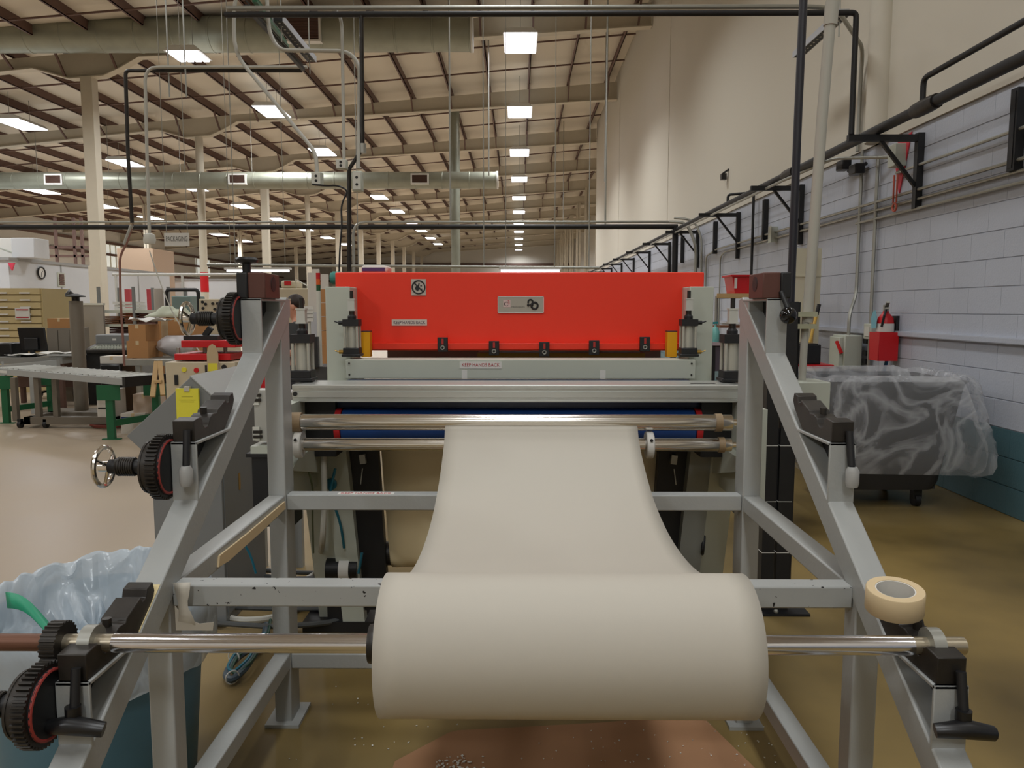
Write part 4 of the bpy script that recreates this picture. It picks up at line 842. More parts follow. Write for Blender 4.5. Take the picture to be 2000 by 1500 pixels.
# ---------------------------------------------------------------- grey hood cabinet at the left
Yh = 3.42
def hx(u, v): p = AY(u, v, Yh); return (p.x, p.z)
hb_ = thing('hood_cabinet', 'slate grey sheet metal cabinet with slanted hood left of the machine', 'cabinet', (-1.6, 3.6, 0))
x0 = hx(295, 897)[0]; x1 = hx(427, 785)[0]
MB().prism([hx(372, 736), hx(247, 852), hx(295, 897), (x0, 0), (x1, 0), hx(427, 785)], 'y', Yh, 3.98).done('cabinet_body', mDARKGREY, hb_, bevel=.003)
a, b_ = hx(372, 736), hx(427, 785)
MB().prism([(a[0]-.003, a[1]+.003), (a[0], a[1]+.006), (b_[0]+.004, b_[1]+.003), (b_[0], b_[1])], 'y', Yh-.004, 3.98).done('hood_edge', mGREY, hb_)
MB().box(x1-.004, x1+.003, Yh+.02, 3.96, .05, .98).done('side_door', mDARKGREY, hb_)
for z in (.35, .62, .88):
    MB().cyl((x1+.003, 3.94, z), (x1+.006, 3.94, z), .006, n=8).done('rivet', mSTEEL, hb_)
MB().box(x1+.003, x1+.005, 3.62, 3.64, .60, .68).done('brass_tag', mBRASS, hb_)
p, q = AY(343, 759, Yh-.02), AY(390, 828, Yh-.02)
t = thing('yellow_notepad', 'yellow printed note sheet hung on the slate grey hood', 'note', ((p.x+q.x)/2, Yh-.02, q.z))
MB().box(p.x, q.x, Yh-.022, Yh-.008, q.z, p.z).done('paper_sheet', mYNOTE, t); MB().box((p.x+q.x)/2-.012, (p.x+q.x)/2+.012, Yh-.026, Yh-.004, p.z-.012, p.z+.01).done('clip', mPAPER, t)
for k, (w, z) in enumerate(((.05, .035), (.075, .05), (.06, .058))): MB().box((p.x+q.x)/2-w/2, (p.x+q.x)/2+w/2, Yh-.0228, Yh-.022, p.z-z-.002, p.z-z).done('print_line', M('olive print', (170, 160, 50), .6), t)
p, q = AY(492, 722, 4.0), AY(527, 771, 4.0)
t = thing('red_bin', 'red plastic bin on a grey stand left of the machine', 'bin', ((p.x+q.x)/2, 4.0, q.z-.01))
MB().prism([(p.x-.12, q.z), (q.x+.01, q.z), (q.x+.03, p.z), (p.x-.14, p.z)], 'y', 3.99, 4.25).done('bin_body', mREDP, t); MB().prism([(p.x-.145, p.z-.025), (q.x+.03, p.z-.025), (q.x+.035, p.z), (p.x-.15, p.z)], 'y', 3.98, 4.26).done('rim', mREDP, t)
t = thing('bin_stand', 'grey metal stand under the left red bin', 'stand', (p.x, 4.1, 0))
MB().box(p.x-.08, q.x+.08, 3.99, 4.28, q.z-.085, q.z-.002).done('stand_top', mGREY, t)
for x in (p.x-.06, q.x+.06):
    for y in (4.01, 4.26): MB().box(x-.02, x+.02, y-.02, y+.02, 0, q.z-.085).done('leg', mGREY, t)
# ---------------------------------------------------------------- blue trash can with liner, lower left
cx, cy, R_, H_ = -1.235, 2.16, .30, .60
tc_ = thing('trash_can', 'blue grey trash can with pale plastic liner left of the stand', 'trash can', (cx, cy, 0))
mCAN = M('blue grey can plastic', (78, 116, 134), .45, var=.05)
MB().lathe([(R_*.82, 0), (R_*.84, .01), (R_*.97, H_-.07), (R_*1.0, H_-.07), (R_*1.02, H_-.01), (R_*.98, H_), (R_*.95, H_-.01), (R_*.8, .03), (0, .03)], (cx, cy, 0), n=40).done('can_body', mCAN, tc_)
MB().lathe([(R_*.98, 0), (R_*1.05, .0), (R_*1.055, .05), (R_*1.02, .058), (R_*.97, .055)], (cx, cy, H_-.06), n=40, cap=False).done('dark_rim', M('dark slate rim', (34, 44, 50), .4), tc_)
def film(name, rgb, tr, gloss=.25, crease=.5, fs=7, bmp=.8):
    m = bpy.data.materials.new(name); m.use_nodes = True; nt = m.node_tree; b = nt.nodes['Principled BSDF']
    b.inputs['Base Color'].default_value = tuple(lin(c) for c in rgb)+(1,); b.inputs['Roughness'].default_value = gloss; b.inputs['Specular IOR Level'].default_value = .7
    tc = nt.nodes.new('ShaderNodeTexCoord'); n1 = nt.nodes.new('ShaderNodeTexNoise'); n1.inputs['Scale'].default_value = fs; n1.inputs['Detail'].default_value = 3; n1.inputs['Distortion'].default_value = 1.2
    nt.links.new(tc.outputs['Object'], n1.inputs['Vector'])
    s1 = nt.nodes.new('ShaderNodeMath'); s1.operation = 'SUBTRACT'; s1.inputs[1].default_value = .5; nt.links.new(n1.outputs[0], s1.inputs[0])
    s2 = nt.nodes.new('ShaderNodeMath'); s2.operation = 'ABSOLUTE'; nt.links.new(s1.outputs[0], s2.inputs[0])
    mr = nt.nodes.new('ShaderNodeMapRange'); mr.inputs['From Max'].default_value = .09; mr.inputs['To Min'].default_value = tr*(1-crease); mr.inputs['To Max'].default_value = tr
    nt.links.new(s2.outputs[0], mr.inputs['Value'])
    bp = nt.nodes.new('ShaderNodeBump'); bp.inputs['Strength'].default_value = bmp; bp.inputs['Distance'].default_value = .03; nt.links.new(s2.outputs[0], bp.inputs['Height']); nt.links.new(bp.outputs[0], b.inputs['Normal'])
    tl = nt.nodes.new('ShaderNodeBsdfTranslucent'); tl.inputs[0].default_value = tuple(lin(c) for c in rgb)+(1,)
    a1 = nt.nodes.new('ShaderNodeMixShader'); a1.inputs[0].default_value = .35
    tp_ = nt.nodes.new('ShaderNodeBsdfTransparent'); a2 = nt.nodes.new('ShaderNodeMixShader'); nt.links.new(mr.outputs[0], a2.inputs[0])
    nt.links.new(b.outputs[0], a1.inputs[1]); nt.links.new(tl.outputs[0], a1.inputs[2])
    nt.links.new(a1.outputs[0], a2.inputs[1]); nt.links.new(tp_.outputs[0], a2.inputs[2]); nt.links.new(a2.outputs[0], nt.nodes['Material Output'].inputs[0]); return m
mLINER = film('pale blue liner film', (212, 222, 230), .25, .22, .8, 5, .6)
from mathutils import noise as NZ
rows = []; N = 120
prof = [(.001, .47), (R_*.25, .47), (R_*.45, .46), (R_*.62, .47), (R_*.76, .50), (R_*.86, .54), (R_*.92, .58), (R_*.96, .615), (R_*1.0, .64), (R_*1.05, .635), (R_*1.085, .61), (R_*1.09, .57), (R_*1.09, .53), (R_*1.085, .48), (R_*1.08, .45)]
for k, (r, z) in enumerate(prof):
    row = []
    for i in range(N):
        a = 2*PI*i/N; ca, sa = math.cos(a), math.sin(a)
        n = NZ.noise(Vector((ca*3, sa*3, k*.35))); f = abs(NZ.noise(Vector((ca*6, sa*6, k*.12))))-.2; n2 = NZ.noise(Vector((ca*r*30, sa*r*30, k*.5)))
        back = max(0, sa); lift = (.04*back+.05*n+.03*f) if 5 <= k <= 10 else (.04*n2+.16*f+.05*n if k < 5 else 0)
        rr = r*(1+.06*n+.22*f+.03*n2) if k < 8 else r*(1+.015*n+.02*f)
        if k > 8: rr = max(rr, R_*1.065)
        row.append((cx+rr*ca, cy+rr*sa, z+lift+.015*n2+(.03*n if k > 10 else 0)))
    rows.append(row)
MB().grid(rows, close_u=True).done('plastic_liner', mLINER, tc_, label='pale translucent plastic liner', sub=1)
b = MB(); rr = []
for i in range(12):
    t = i/11; c = Vector((-1.44+.24*t, 2.06-.12*t, .655-.06*t+.02*math.sin(t*5))); rr.append([c+Vector((.0, .02, .02)), c+Vector((.03, -.02, -.01))])
tag(MB().grid(rr).done('green_strap', M('green strap', (30, 140, 104), .5), solid=.003), 'green strap lying in the trash can liner', 'strap')
# ---------------------------------------------------------------- right side: bin, uprights, control pole, shelf
by, bx0, bx1 = 5.85, 2.17, 3.22
tb = thing('waste_bin', 'dark grey waste hopper draped in clear plastic against the block wall', 'waste bin', (2.7, 5.85, 0))
mTUB = M('charcoal tub', (52, 52, 54), .5)
def rrect(x0, x1, y0, y1, r, n=6):
    out = []
    for cx_, cy_, a0 in ((x1-r, y1-r, 0), (x0+r, y1-r, PI/2), (x0+r, y0+r, PI), (x1-r, y0+r, 1.5*PI)):
        for i in range(n): a = a0+PI/2*i/(n-1); out.append((cx_+r*math.cos(a), cy_+r*math.sin(a)))
    return out
rows = []
for z, g in ((.14, -.12), (.2, -.1), (.92, 0), (.95, .02), (.93, -.03), (.25, -.13)):
    rows.append([(x, y, z) for x, y in rrect(bx0-g, bx1+g, 5.45-g, 6.35+g, .12)])
q_ = MB().grid(rows, close_u=True); q_.bm.faces.new([q_.bm.verts[i] for i in range(0)]) if False else None
q_.box(bx0+.14, bx1-.14, 5.6, 6.2, .14, .27)
q_.done('tub', mTUB, tb)
for x in (bx0+.25, bx1-.25):
    for y in (5.65, 6.15): MB().cyl((x-.02, y, .05), (x+.02, y, .05), .05, n=16).box(x-.03, x+.03, y-.03, y+.03, .06, .15).done('caster', mBLACK, tb)
mCLEAR = film('clear plastic film', (228, 230, 234), .80, .12, .45, 2.6, .5)
rows = []
base = rrect(bx0, bx1, 5.45, 6.35, .15, 30); M_ = len(base); ccx, ccy = (bx0+bx1)/2, 5.9
pf = ((.62, -.12), (.74, -.09), (.85, -.06), (.93, -.035), (.985, .0), (.985, .035), (.95, .06), (.90, .075), (.82, .09), (.74, .105), (.66, .12), (.58, .135), (.50, .15), (.42, .16), (.35, .165), (.30, .15))
for k, (z, g) in enumerate(pf):
    row = []; w = min(1, max(0, k-4)/5)
    for i, (x, y) in enumerate(base):
        d = Vector((x-ccx, y-ccy)).normalized(); n = NZ.noise(Vector((x*2.2, y*2.2, k*.1)))
        fold = .5-abs(NZ.noise(Vector((x*4.5, y*4.5, k*.10+3))))*2.2; n2 = NZ.noise(Vector((x*13, y*13, k*.35+5)))
        gg = g*1.2+w*(.12*n+.15*fold+.012*n2)+(1-w)*.02*n2
        if k >= 5: gg = max(gg, .03)
        row.append((min(x+d.x*gg, 3.44), y+d.y*gg, z+(.03*n2+.05*fold)*(.35+.65*w)+(.07*n if k > 12 else 0)))
    rows.append(row)
MB().grid(rows, close_u=True).done('plastic_sheet', mCLEAR, tb, label='crumpled clear plastic sheet')
cs = thing('control_stand', 'black twin post stand with grey control box and tall pale conduit pole', 'stand', (1.35, 3.65, 0))
for u, w in ((1503, .058), (1533, .062)):
    x = AY(u, 900, 3.62).x; MB().box(x-w/2, x+w/2, 3.6, 3.66, .01, 1.5 if u > 1510 else 1.13).done('black_post', mBLACK, cs)
    for z in (.30, .55, .82): MB().box(x-w/2-.002, x+w/2+.002, 3.598, 3.662, z, z+.003).done('white_tie', mWHITE, cs)
xa = AY(1503, 900, 3.62).x
MB().box(xa-.06, xa+.2, 3.56, 3.72, 0, .012).done('base_plate', mBLACK, cs); MB().ball((xa+.04, 3.575, .02), .012).done('anchor_bolt', mSTEEL, cs)
MB().box(xa+.03, xa+.05, 3.62, 3.64, .5, .9).done('cross_tie', mBLACK, cs)
MB().box(1.36, 1.53, 3.75, 3.95, .92, 1.11).done('control_box', mMACH, cs, bevel=.006)
MB().box(1.30, 1.36, 3.62, 3.8, .96, 1.0).done('box_bracket', mBLACK, cs)
pz = AY(1571, 640, 3.85)
MB().cyl((1.425, 3.85, 1.11), (1.432, 3.85, 1.43), .018, n=16).done('lower_tube', mGCAB, cs)
MB().tube([(1.44, 3.85, 1.40), (1.475, 3.85, 2.4), (1.505, 3.85, 3.02)], .0255, 16).tube(bent([(1.505, 3.85, 2.95), (1.51, 3.85, 3.25), (1.75, 3.85, 3.35)], .15, 6), .02, 12).done('upper_tube', mGCAB, cs)
MB().cyl((1.497, 3.85, 2.82), (1.502, 3.85, 2.93), .032, n=16).done('coupling', mGCAB, cs)
for z in (1.38, 1.44): MB().box(1.34, 1.475, 3.81, 3.87, z-.012, z+.012).done('pole_clamp', M('pale clamp', (176, 176, 150), .4, metal=.3), cs)
x = AY(1556, 300, 3.95).x
tag(MB().tube([(x-.005, 3.95, 1.4), (x, 3.95, 2.4), (x+.02, 3.95, 4.2)], .02, 12).done('pipe', M('black iron pipe', (38, 38, 46), .4)), 'dark vertical iron pipe beside the pale conduit pole', 'pipe')
tag(MB().box(x-.03, x+.03, 3.9, 4.0, 0, 1.5).done('pipe_support', mBLACK), 'black square support under the dark vertical pipe', 'post')
# shelf bench behind the machine on the right
ys = 9.0
def rx(u, v, y=9.0): p = AY(u, v, y); return p
bn = thing('workbench', 'dark topped workbench with wooden overshelf behind the machine on the right', 'workbench', (2.9, 9.2, 0))
xa, xb = rx(1383, 668).x, rx(1545, 668).x; zt_ = rx(1400, 668).z
MB().box(xa, xb, 8.95, 9.7, zt_-.04, zt_).done('bench_top', M('mauve laminate', (176, 160, 168), .5), bn)
MB().box(xa+.05, xb-.05, 8.98, 9.6, zt_-.34, zt_-.04).done('drawer_case', M('plum grey paint', (84, 76, 88), .5), bn)
for x in (xa+.05, xb-.05):
    for y in (9.0, 9.65): MB().box(x-.03, x+.03, y-.03, y+.03, 0, zt_-.04).done('leg', mBLACK, bn)
zs = rx(1400, 577).z; xs0, xs1 = rx(1396, 577).x, rx(1560, 577).x
MB().prism([(xs0, 8.9), (xs1, 8.9), (xs1, 9.5), (xs0+.15, 9.5)], 'z', zs-.03, zs+.02).done('overshelf', mWOOD, bn)
MB().box(xs0+.1, xs1, 9.1, 9.5, rx(1410, 637).z-.02, rx(1410, 637).z).done('middle_shelf', mCARD2, bn)
for x in (xs0+.1, xs0+.9): MB().cyl((x, 9.3, zt_), (x, 9.3, zs), .02, n=8).done('shelf_post', mSTEEL, bn)
p, q = rx(1429, 537), rx(1482, 569)
t = thing('red_bin', 'red plastic bin on the wooden shelf right of the machine', 'bin', ((p.x+q.x)/2, 9.1, zs+.02))
MB().prism([(p.x+.03, zs+.02), (q.x-.03, zs+.02), (q.x, p.z), (p.x-.01, p.z)], 'y', 8.95, 9.3).done('bin_body', mREDP, t); MB().box(p.x-.03, q.x+.02, 8.93, 9.32, p.z-.02, p.z).done('rim', mREDP, t); MB().box(p.x+.02, p.x+.05, 8.94, 8.95, zs+.08, zs+.2).done('paper_tag', mWHITE, t)
p = rx(1396, 666, 8.96)
t = thing('spray_bottle', 'blue green spray bottle on the bench right of the machine', 'bottle', (p.x+.02, 9.02, zt_))
MB().lathe([(.045, 0), (.05, .01), (.05, .12), (.03, .16), (.014, .18), (.014, .2)], (p.x+.02, 9.02, zt_), n=16).done('bottle_body', M('aqua plastic', (120, 190, 186), .3), t); MB().bar((p.x-.03, 9.02, zt_+.22), (p.x+.05, 9.02, zt_+.225), .02, .025).done('trigger_head', M('aqua trigger', (40, 140, 150), .4), t)
p, q = rx(1490, 700, 5.2), rx(1506, 736, 5.2)
t = thing('red_bin', 'red bin seen between the right post and sloping rail', 'bin', ((p.x+q.x)/2, 5.3, q.z)); MB().prism([(p.x-.02, q.z), (q.x-.0, q.z), (q.x+.03, p.z), (p.x-.03, p.z)], 'y', 5.2, 5.5).done('bin_body', mREDP, t)
MB().box(p.x-.035, q.x+.035, 5.19, 5.51, p.z-.02, p.z).done('rim', mREDP, t)
tag(MB().box(p.x-.1, q.x+.1, 5.15, 5.6, 0, q.z).done('machine_pedestal', mBLACK), 'black pedestal under the red bin right of the machine', 'pedestal')
p, q = rx(1557, 673, 7.0), rx(1603, 712, 7.0)
t = thing('tool_table', 'table with red top edge under the black case on the right', 'table', ((p.x+q.x)/2, 7.2, 0))
MB().box(p.x-.15, q.x+.1, 6.95, 7.6, q.z-.03, q.z).done('table_top', mREDP, t)
for x in (p.x-.1, q.x+.05):
    for y in (7.0, 7.55): MB().box(x-.02, x+.02, y-.02, y+.02, 0, q.z-.03).done('leg', mBLACK, t)
t = thing('black_case', 'open black case on the red edged table', 'case', ((p.x+q.x)/2, 7.2, q.z)); MB().box(p.x, q.x, 7.0, 7.35, q.z, p.z).done('case_body', mBLACKP, t, bevel=.01); MB().box(p.x+.02, q.x-.02, 7.03, 7.32, p.z, p.z+.008).done('case_lining', mIRON, t)
a, b_ = rx(1582, 668, 7.3), rx(1600, 594, 7.3)
t = thing('broom', 'yellow handled broom leaning behind the black case', 'broom', (a.x, 7.3, 0)); c = b_+(a-b_)*3.2
foot = b_+(a-b_)*((b_.z-.08)/(b_.z-a.z))
MB().cyl(foot, b_+(a-b_)*.28, .014, n=10).done('handle', M('yellow broom handle', (216, 176, 84), .5), t); MB().cyl(b_+(a-b_)*.28, b_, .018, n=10).done('grip', mBLACK, t); MB().box(foot.x-.15, foot.x+.15, 7.26, 7.34, 0, .1).done('bristles', mBLACK, t)
p, q = rx(1553, 485, 8.3), rx(1597, 700, 8.3)
tag(MB().box(p.x, q.x, 8.3, 8.36, 0, p.z).box(p.x, q.x, 8.29, 8.3, p.z-.3, p.z-.28).done('panel_board', M('pale cream board', (206, 200, 176), .6)), 'tall pale cream board standing behind the conduit pole', 'board')
p = rx(1592, 485, 8.2); tag(MB().cyl((p.x+.02, 8.25, 0), (p.x+.02, 8.25, p.z), .016, n=10).done('wooden_pole', mWOOD), 'slim wooden pole standing beside the cream board', 'pole')
# ---------------------------------------------------------------- left background
def B(name, u0, v0, u1, v1, y, dep, mat, label, cat, z0=None, group=None, bevel=0):
    p, q = AY(u0, v0, y), AY(u1, v1, y)
    return tag(MB().box(p.x, q.x, y, y+dep, q.z if z0 is None else z0, p.z).done(name, mat, bevel=bevel), label, cat, group)
mOFF = M('office wall panel', (196, 198, 200), .6, var=.02)
of = struct(MB().box(-22, -14, 21.2, 31, 0, 2.82).done('wall_office', mOFF, smooth=False), 'pale grey modular office block at the left')
MB().box(-22.05, -13.95, 21.15, 31.05, 2.78, 2.86).done('top_trim', M('trim grey', (150, 150, 148), .5), of, smooth=False)
for y in (23.6, 26.0, 28.4): MB().box(-14, -13.985, y, y+.05, 0, 2.78).done('panel_joint', M('trim grey', (150, 150, 148), .5), of, smooth=False)
p, q = AY(335, 548, 36), AY(486, 590, 36)
of2 = struct(MB().box(p.x, q.x, 36, 40, 0, p.z).done('wall_office_rear', mOFF, smooth=False), 'second pale office block farther back'); MB().box(p.x-.05, q.x+.05, 35.95, 40, p.z, p.z+.08).done('top_trim', M('trim grey', (150, 150, 148), .5), of2, smooth=False)
p = AX(80, 533, -13.98)
t = thing('wall_clock', 'round black rimmed clock on the office wall', 'clock', (-13.98, p.y, p.z-.17))
MB().ring((-13.96, p.y, p.z), .165, .022, (1, 0, 0)).done('rim', mBLACK, t); MB().cyl((-13.995, p.y, p.z), (-13.965, p.y, p.z), .16, n=24).done('dial', mWHITE, t); MB().bar((-13.96, p.y, p.z), (-13.96, p.y+.06, p.z+.06), .01, .01).bar((-13.96, p.y, p.z), (-13.96, p.y-.02, p.z-.12), .01, .01).done('hands', mBLACK, t)
a, b_ = AX(112, 532, -13.98), AX(127, 560, -13.98)
t = thing('wall_vent', 'grey louvred vent on the office wall', 'vent', (-13.98, (a.y+b_.y)/2, b_.z))
MB().box(-13.998, -13.97, a.y, b_.y, b_.z, a.z).done('frame', mMACH, t)
for k in range(6): MB().box(-13.97, -13.95, a.y+.06, b_.y-.06, b_.z+.05+k*(a.z-b_.z-.08)/6, b_.z+.09+k*(a.z-b_.z-.08)/6).done('slat', mPURL, t)
p = AY(25, 517, 21.15); tag(MB().prism([(p.x-.13, p.z+.05), (p.x+.05, p.z+.05), (p.x-.03, p.z-.16)], 'y', 21.13, 21.19).done('triangle_sign', M('pink red sign', (206, 60, 84), .5)), 'small red triangle sign at the corner of the office block', 'sign')
t = thing('air_conditioner', 'pale box shaped air unit on top of the office block', 'air conditioner', (-14.6, 21.8, 2.86))
p, q, r_ = AY(0, 465, 21.8), AY(40, 503, 21.8), AY(68, 503, 21.5)
MB().box(p.x-.6, q.x, 21.8, 22.8, 2.86, p.z).done('unit_body', mWHITE, t, bevel=.02); MB().box(q.x-.05, r_.x, 21.5, 22.2, 2.86, p.z-.02).done('outlet_hood', mOFF, t, bevel=.02)
MB().bar((p.x-.6, 21.79, p.z-.05), (q.x, 21.79, 2.95), .02, .03).done('brace', mMACH, t)
# steel racks above office
rk = thing('pipe_rack', 'dark steel rack frame standing above the office block', 'rack', (AY(130, 450, 33).x, 33, 0))
xs = [AY(u, 450, 33).x for u in (107, 143, 158)]
for x in xs:
    MB().box(x-.05, x+.05, 33, 33.1, 0, AY(130, 425, 33).z).done('rack_post', mPURL, rk)
for v in (483, 500): MB().box(xs[0]-.4, xs[2]+.6, 33, 33.08, AY(130, v, 33).z-.05, AY(130, v, 33).z+.05).done('rack_rail', mPURL, rk)
p, q = AY(228, 485, 33), AY(300, 527, 33); tag(MB().box(p.x, q.x, 33, 35, 0, p.z).done('tan_crate', M('tan panel', (176, 150, 126), .7)), 'tall tan crate standing beyond the office block', 'crate')
# conveyor
cv = thing('roller_conveyor', 'grey roller conveyor section with green leg at the left', 'conveyor', (-5.3, 9.0, 0))
A0 = Vector((-4.33, 8.36, .665)); D_ = Vector((-2.35, 1.42, .0)).normalized(); Nn = Vector((-D_.y, D_.x, 0)).normalized()
if Nn.y < 0: Nn = -Nn
L_ = 3.0; W_ = .56
for o_, nm in ((0, 'near_rail'), (W_, 'far_rail')):
    a = A0+Nn*o_; MB().bar(a, a+D_*L_, .03, .075).done(nm, mGREY, cv)
for k in range(22):
    a = A0+D_*(.06+k*.13)+Vector((0, 0, .024)); MB().cyl(a+Nn*.02, a+Nn*(W_-.02), .025, n=10).done('roller', mSTEEL, cv)
MB().bar(A0-D_*.03+Nn*-.02, A0-D_*.03+Nn*(W_+.02), .05, .11).done('end_plate', mBLACK, cv)
for k, s_ in enumerate((.28, 2.6)):
    for o_ in (0, W_):
        a = A0+D_*s_+Nn*o_; MB().box(a.x-.04, a.x+.04, a.y-.025, a.y+.025, .012, a.z-.06).box(a.x-.1, a.x+.1, a.y-.03, a.y+.03, 0, .012).done('leg', mGREEN, cv, label='dark green steel leg')
        MB().box(a.x-.13, a.x+.13, a.y-.035, a.y-.02, a.z-.22, a.z-.05).done('leg_bracket', mGREEN, cv)
    a = A0+D_*s_; b_ = a+Nn*W_; MB().bar((a.x, a.y, .18), (b_.x, b_.y, .2), .04, .07).done('leg_tie', mGREEN, cv)
a = A0+D_*2.5+Vector((0, -.02, 0)); MB().bar(a, a+D_*.25, .002, .035).done('rail_sticker', mWHITE, cv)
# second rail, cart and cartons beneath
tag(MB().bar(AY(0, 720, 10.6), AY(114, 710, 10.6), .08, .1).bar(AY(8, 720, 10.6), AY(4, 706, 10.6), .02, .02).box(-6.8, -6.74, 10.58, 10.64, 0, .70).box(-7.2, -7.14, 10.58, 10.64, 0, .68).done('steel_rail', mGREY), 'grey steel rail on legs behind the roller conveyor', 'rail')
ct = thing('steel_cart', 'low brown grey steel cart under the roller conveyor', 'cart', (-5.6, 9.3, 0))
p, q = AY(46, 815, 9.3), AY(232, 829, 9.3)
MB().box(p.x, q.x, 9.3, 9.42, q.z, p.z).box(p.x, q.x, 9.75, 9.85, q.z, p.z).box(p.x, p.x+.08, 9.3, 9.85, q.z, p.z).box(q.x-.08, q.x, 9.3, 9.85, q.z, p.z).done('base_frame', M('taupe steel', (108, 100, 88), .5), ct)
for u in (30, 75, 110): x = AY(u, 800, 9.35).x; MB().box(x-.03, x+.03, 9.33, 9.39, .08, .62).done('upright', M('taupe steel', (108, 100, 88), .5), ct)
for u in (38, 88, 215): x = AY(u, 845, 9.3).x; MB().cyl((x-.02, 9.33, .045), (x+.02, 9.33, .045), .045, n=14).box(x-.02, x+.02, 9.3, 9.36, .05, .11).done('caster', mBLACK, ct)
zb = p.z
p, q = AY(188, 762, 9.2), AY(223, 814, 9.2)
def carton(name, u0, v0, u1, v1, y, dep, mat, label, z0=None, band=None, bz=(.3, .36)):
    p, q = AY(u0, v0, y), AY(u1, v1, y); z = q.z if z0 is None else z0
    t = thing(name, label, 'box', ((p.x+q.x)/2, y+dep/2, z))
    MB().box(p.x, q.x, y, y+dep, z, p.z).done('carton', mat, t)
    if band: MB().box(p.x+.01, q.x-.01, y-.003, y, z+(p.z-z)*bz[0], z+(p.z-z)*bz[1]).done('printed_band', band, t)
    MB().box((p.x+q.x)/2-.02, (p.x+q.x)/2+.02, y-.001, y+dep+.001, p.z-.05, p.z+.001).done('tape', mTAPE, t)
    return t
mWC = M('white carton', (206, 200, 190), .6)
carton('carton', 188, 762, 223, 814, 9.32, .3, mWC, 'white printed carton standing on the steel cart', zb, mINK)
carton('carton', 235, 808, 285, 852, 8.9, .35, mWC, 'white carton with blue band on the floor behind the green leg', 0, M('blue band', (40, 52, 110), .5), (.72, .84))
carton('carton', 259, 770, 302, 808, 9.0, .3, M('pinkish carton', (196, 176, 160), .6), 'pale pinkish carton stacked on the blue banded carton', AY(259, 808, 8.9).z)
tag(MB().tube([(AY(185, 838, 9.0).x+.2*math.cos(a)*(1+.1*k), 9.35+.12*math.sin(a), .02+.01*k) for k in range(3) for a in [i*.6 for i in range(11)]], .012, 6).done('hose_coil', M('red brown hose', (110, 46, 36), .5)), 'red brown hose coiled on the floor beside the green leg', 'hose')
# post
p = AY(148, 588, 10.55)
t = thing('steel_column_stand', 'thick grey brown round pedestal post with gadget on top', 'pedestal', (p.x, 10.55, 0))
mTP = M('taupe post', (118, 110, 98), .45)
MB().cyl((p.x, 10.55, .02), (p.x, 10.55, p.z), .087, n=24).box(p.x-.5, p.x+.5, 10.3, 10.8, 0, .06).done('post', mTP, t)
MB().lathe([(.0, .0), (.12, .005), (.125, .02), (.03, .05), (0, .05)], (p.x+.03, 10.5, p.z+.05), n=20).done('black_disc', mBLACK, t); MB().cyl((p.x, 10.55, p.z), (p.x, 10.55, p.z+.06), .05).done('neck', mIRON, t)
MB().lathe([(.06, 0), (.055, .04), (.0, .11)], (p.x-.08, 10.55, p.z+.06), n=14).done('cone_cap', mIRON, t)
MB().lathe([(.1, 0), (.1, .015)], (p.x, 10.55, AY(148, 722, 10.5).z), n=24).done('collar', mBLACK, t)
# file cabinet
p, q = AY(-60, 563, 13.3), AY(88, 690, 13.3)
fc = thing('flat_file_cabinet', 'beige flat file cabinet with wide shallow drawers', 'cabinet', ((p.x+q.x)/2, 13.7, 0))
MB().box(p.x, q.x, 13.32, 14.2, 0, p.z).done('cabinet_body', mBEIGE, fc)
n = 10; dh = (p.z-.58)/n
for k in range(n):
    d_ = MB().box(p.x+.04, q.x-.02, 13.28, 13.32, .58+k*dh+.022, .58+(k+1)*dh).done('drawer', mBEIGE, fc)
    for s_ in (.3, .62): x = p.x+(q.x-p.x)*s_+.2; MB().box(x-.09, x+.09, 13.262, 13.28, .58+k*dh+.03, .58+k*dh+.055).done('drawer_pull', mWHITE, d_)
a, b_ = AY(29, 601, 13.25), AY(59, 624, 13.25)
t = thing('paper_notice', 'white notice with red bars taped on the flat file cabinet', 'notice', ((a.x+b_.x)/2, 13.25, b_.z)); MB().box(a.x, b_.x, 13.245, 13.255, b_.z, a.z).done('sheet', mWHITE, t)
for z in (a.z-.045, b_.z+.025): MB().box(a.x+.02, b_.x-.02, 13.24, 13.245, z, z+.02).done('red_bar', mSIGNR, t)
# desk, monitor, cabinet, carton
zt = .76
dk = thing('work_desk', 'grey topped desk behind the conveyor with papers and monitor', 'desk', (-8.2, 11.4, 0))
p, q = AY(-40, 697, 11.0), AY(122, 712, 11.0)
MB().box(p.x, q.x, 11.0, 11.9, zt-.09, zt).done('desk_top', M('laminate grey', (136, 136, 132), .3), dk)
for x in (p.x+.05, q.x-.05):
    for y in (11.05, 11.85): MB().box(x-.03, x+.03, y-.03, y+.03, 0, zt-.09).done('leg', mPURL, dk)
MB().box(p.x, q.x, 11.8, 11.84, .25, zt-.09).done('modesty_panel', mPURL, dk)
p, q = AY(33, 640, 11.4), AY(92, 686, 11.4)
t = thing('monitor', 'black computer monitor seen from behind on the desk', 'monitor', ((p.x+q.x)/2, 11.45, zt))
MB().prism([(p.x, p.z), (q.x-.03, p.z), (q.x, q.z), (p.x+.04, q.z)], 'y', 11.4, 11.44).done('shell', mBLACKP, t, bevel=.008); c = (p.x+q.x)/2
MB().box(c-.1, c+.1, 11.36, 11.4, q.z+.02, q.z+.2).done('rear_bulge', mBLACK, t, bevel=.01); MB().box(c-.03, c+.03, 11.38, 11.42, zt, q.z+.05).box(c-.12, c+.12, 11.3, 11.55, zt, zt+.015).done('monitor_stand', mBLACKP, t)
B('printer', -10, 670, 23, 696, 11.3, .4, mBLACKP, 'black desktop device at the left end of the desk', 'printer', zt, bevel=.02)
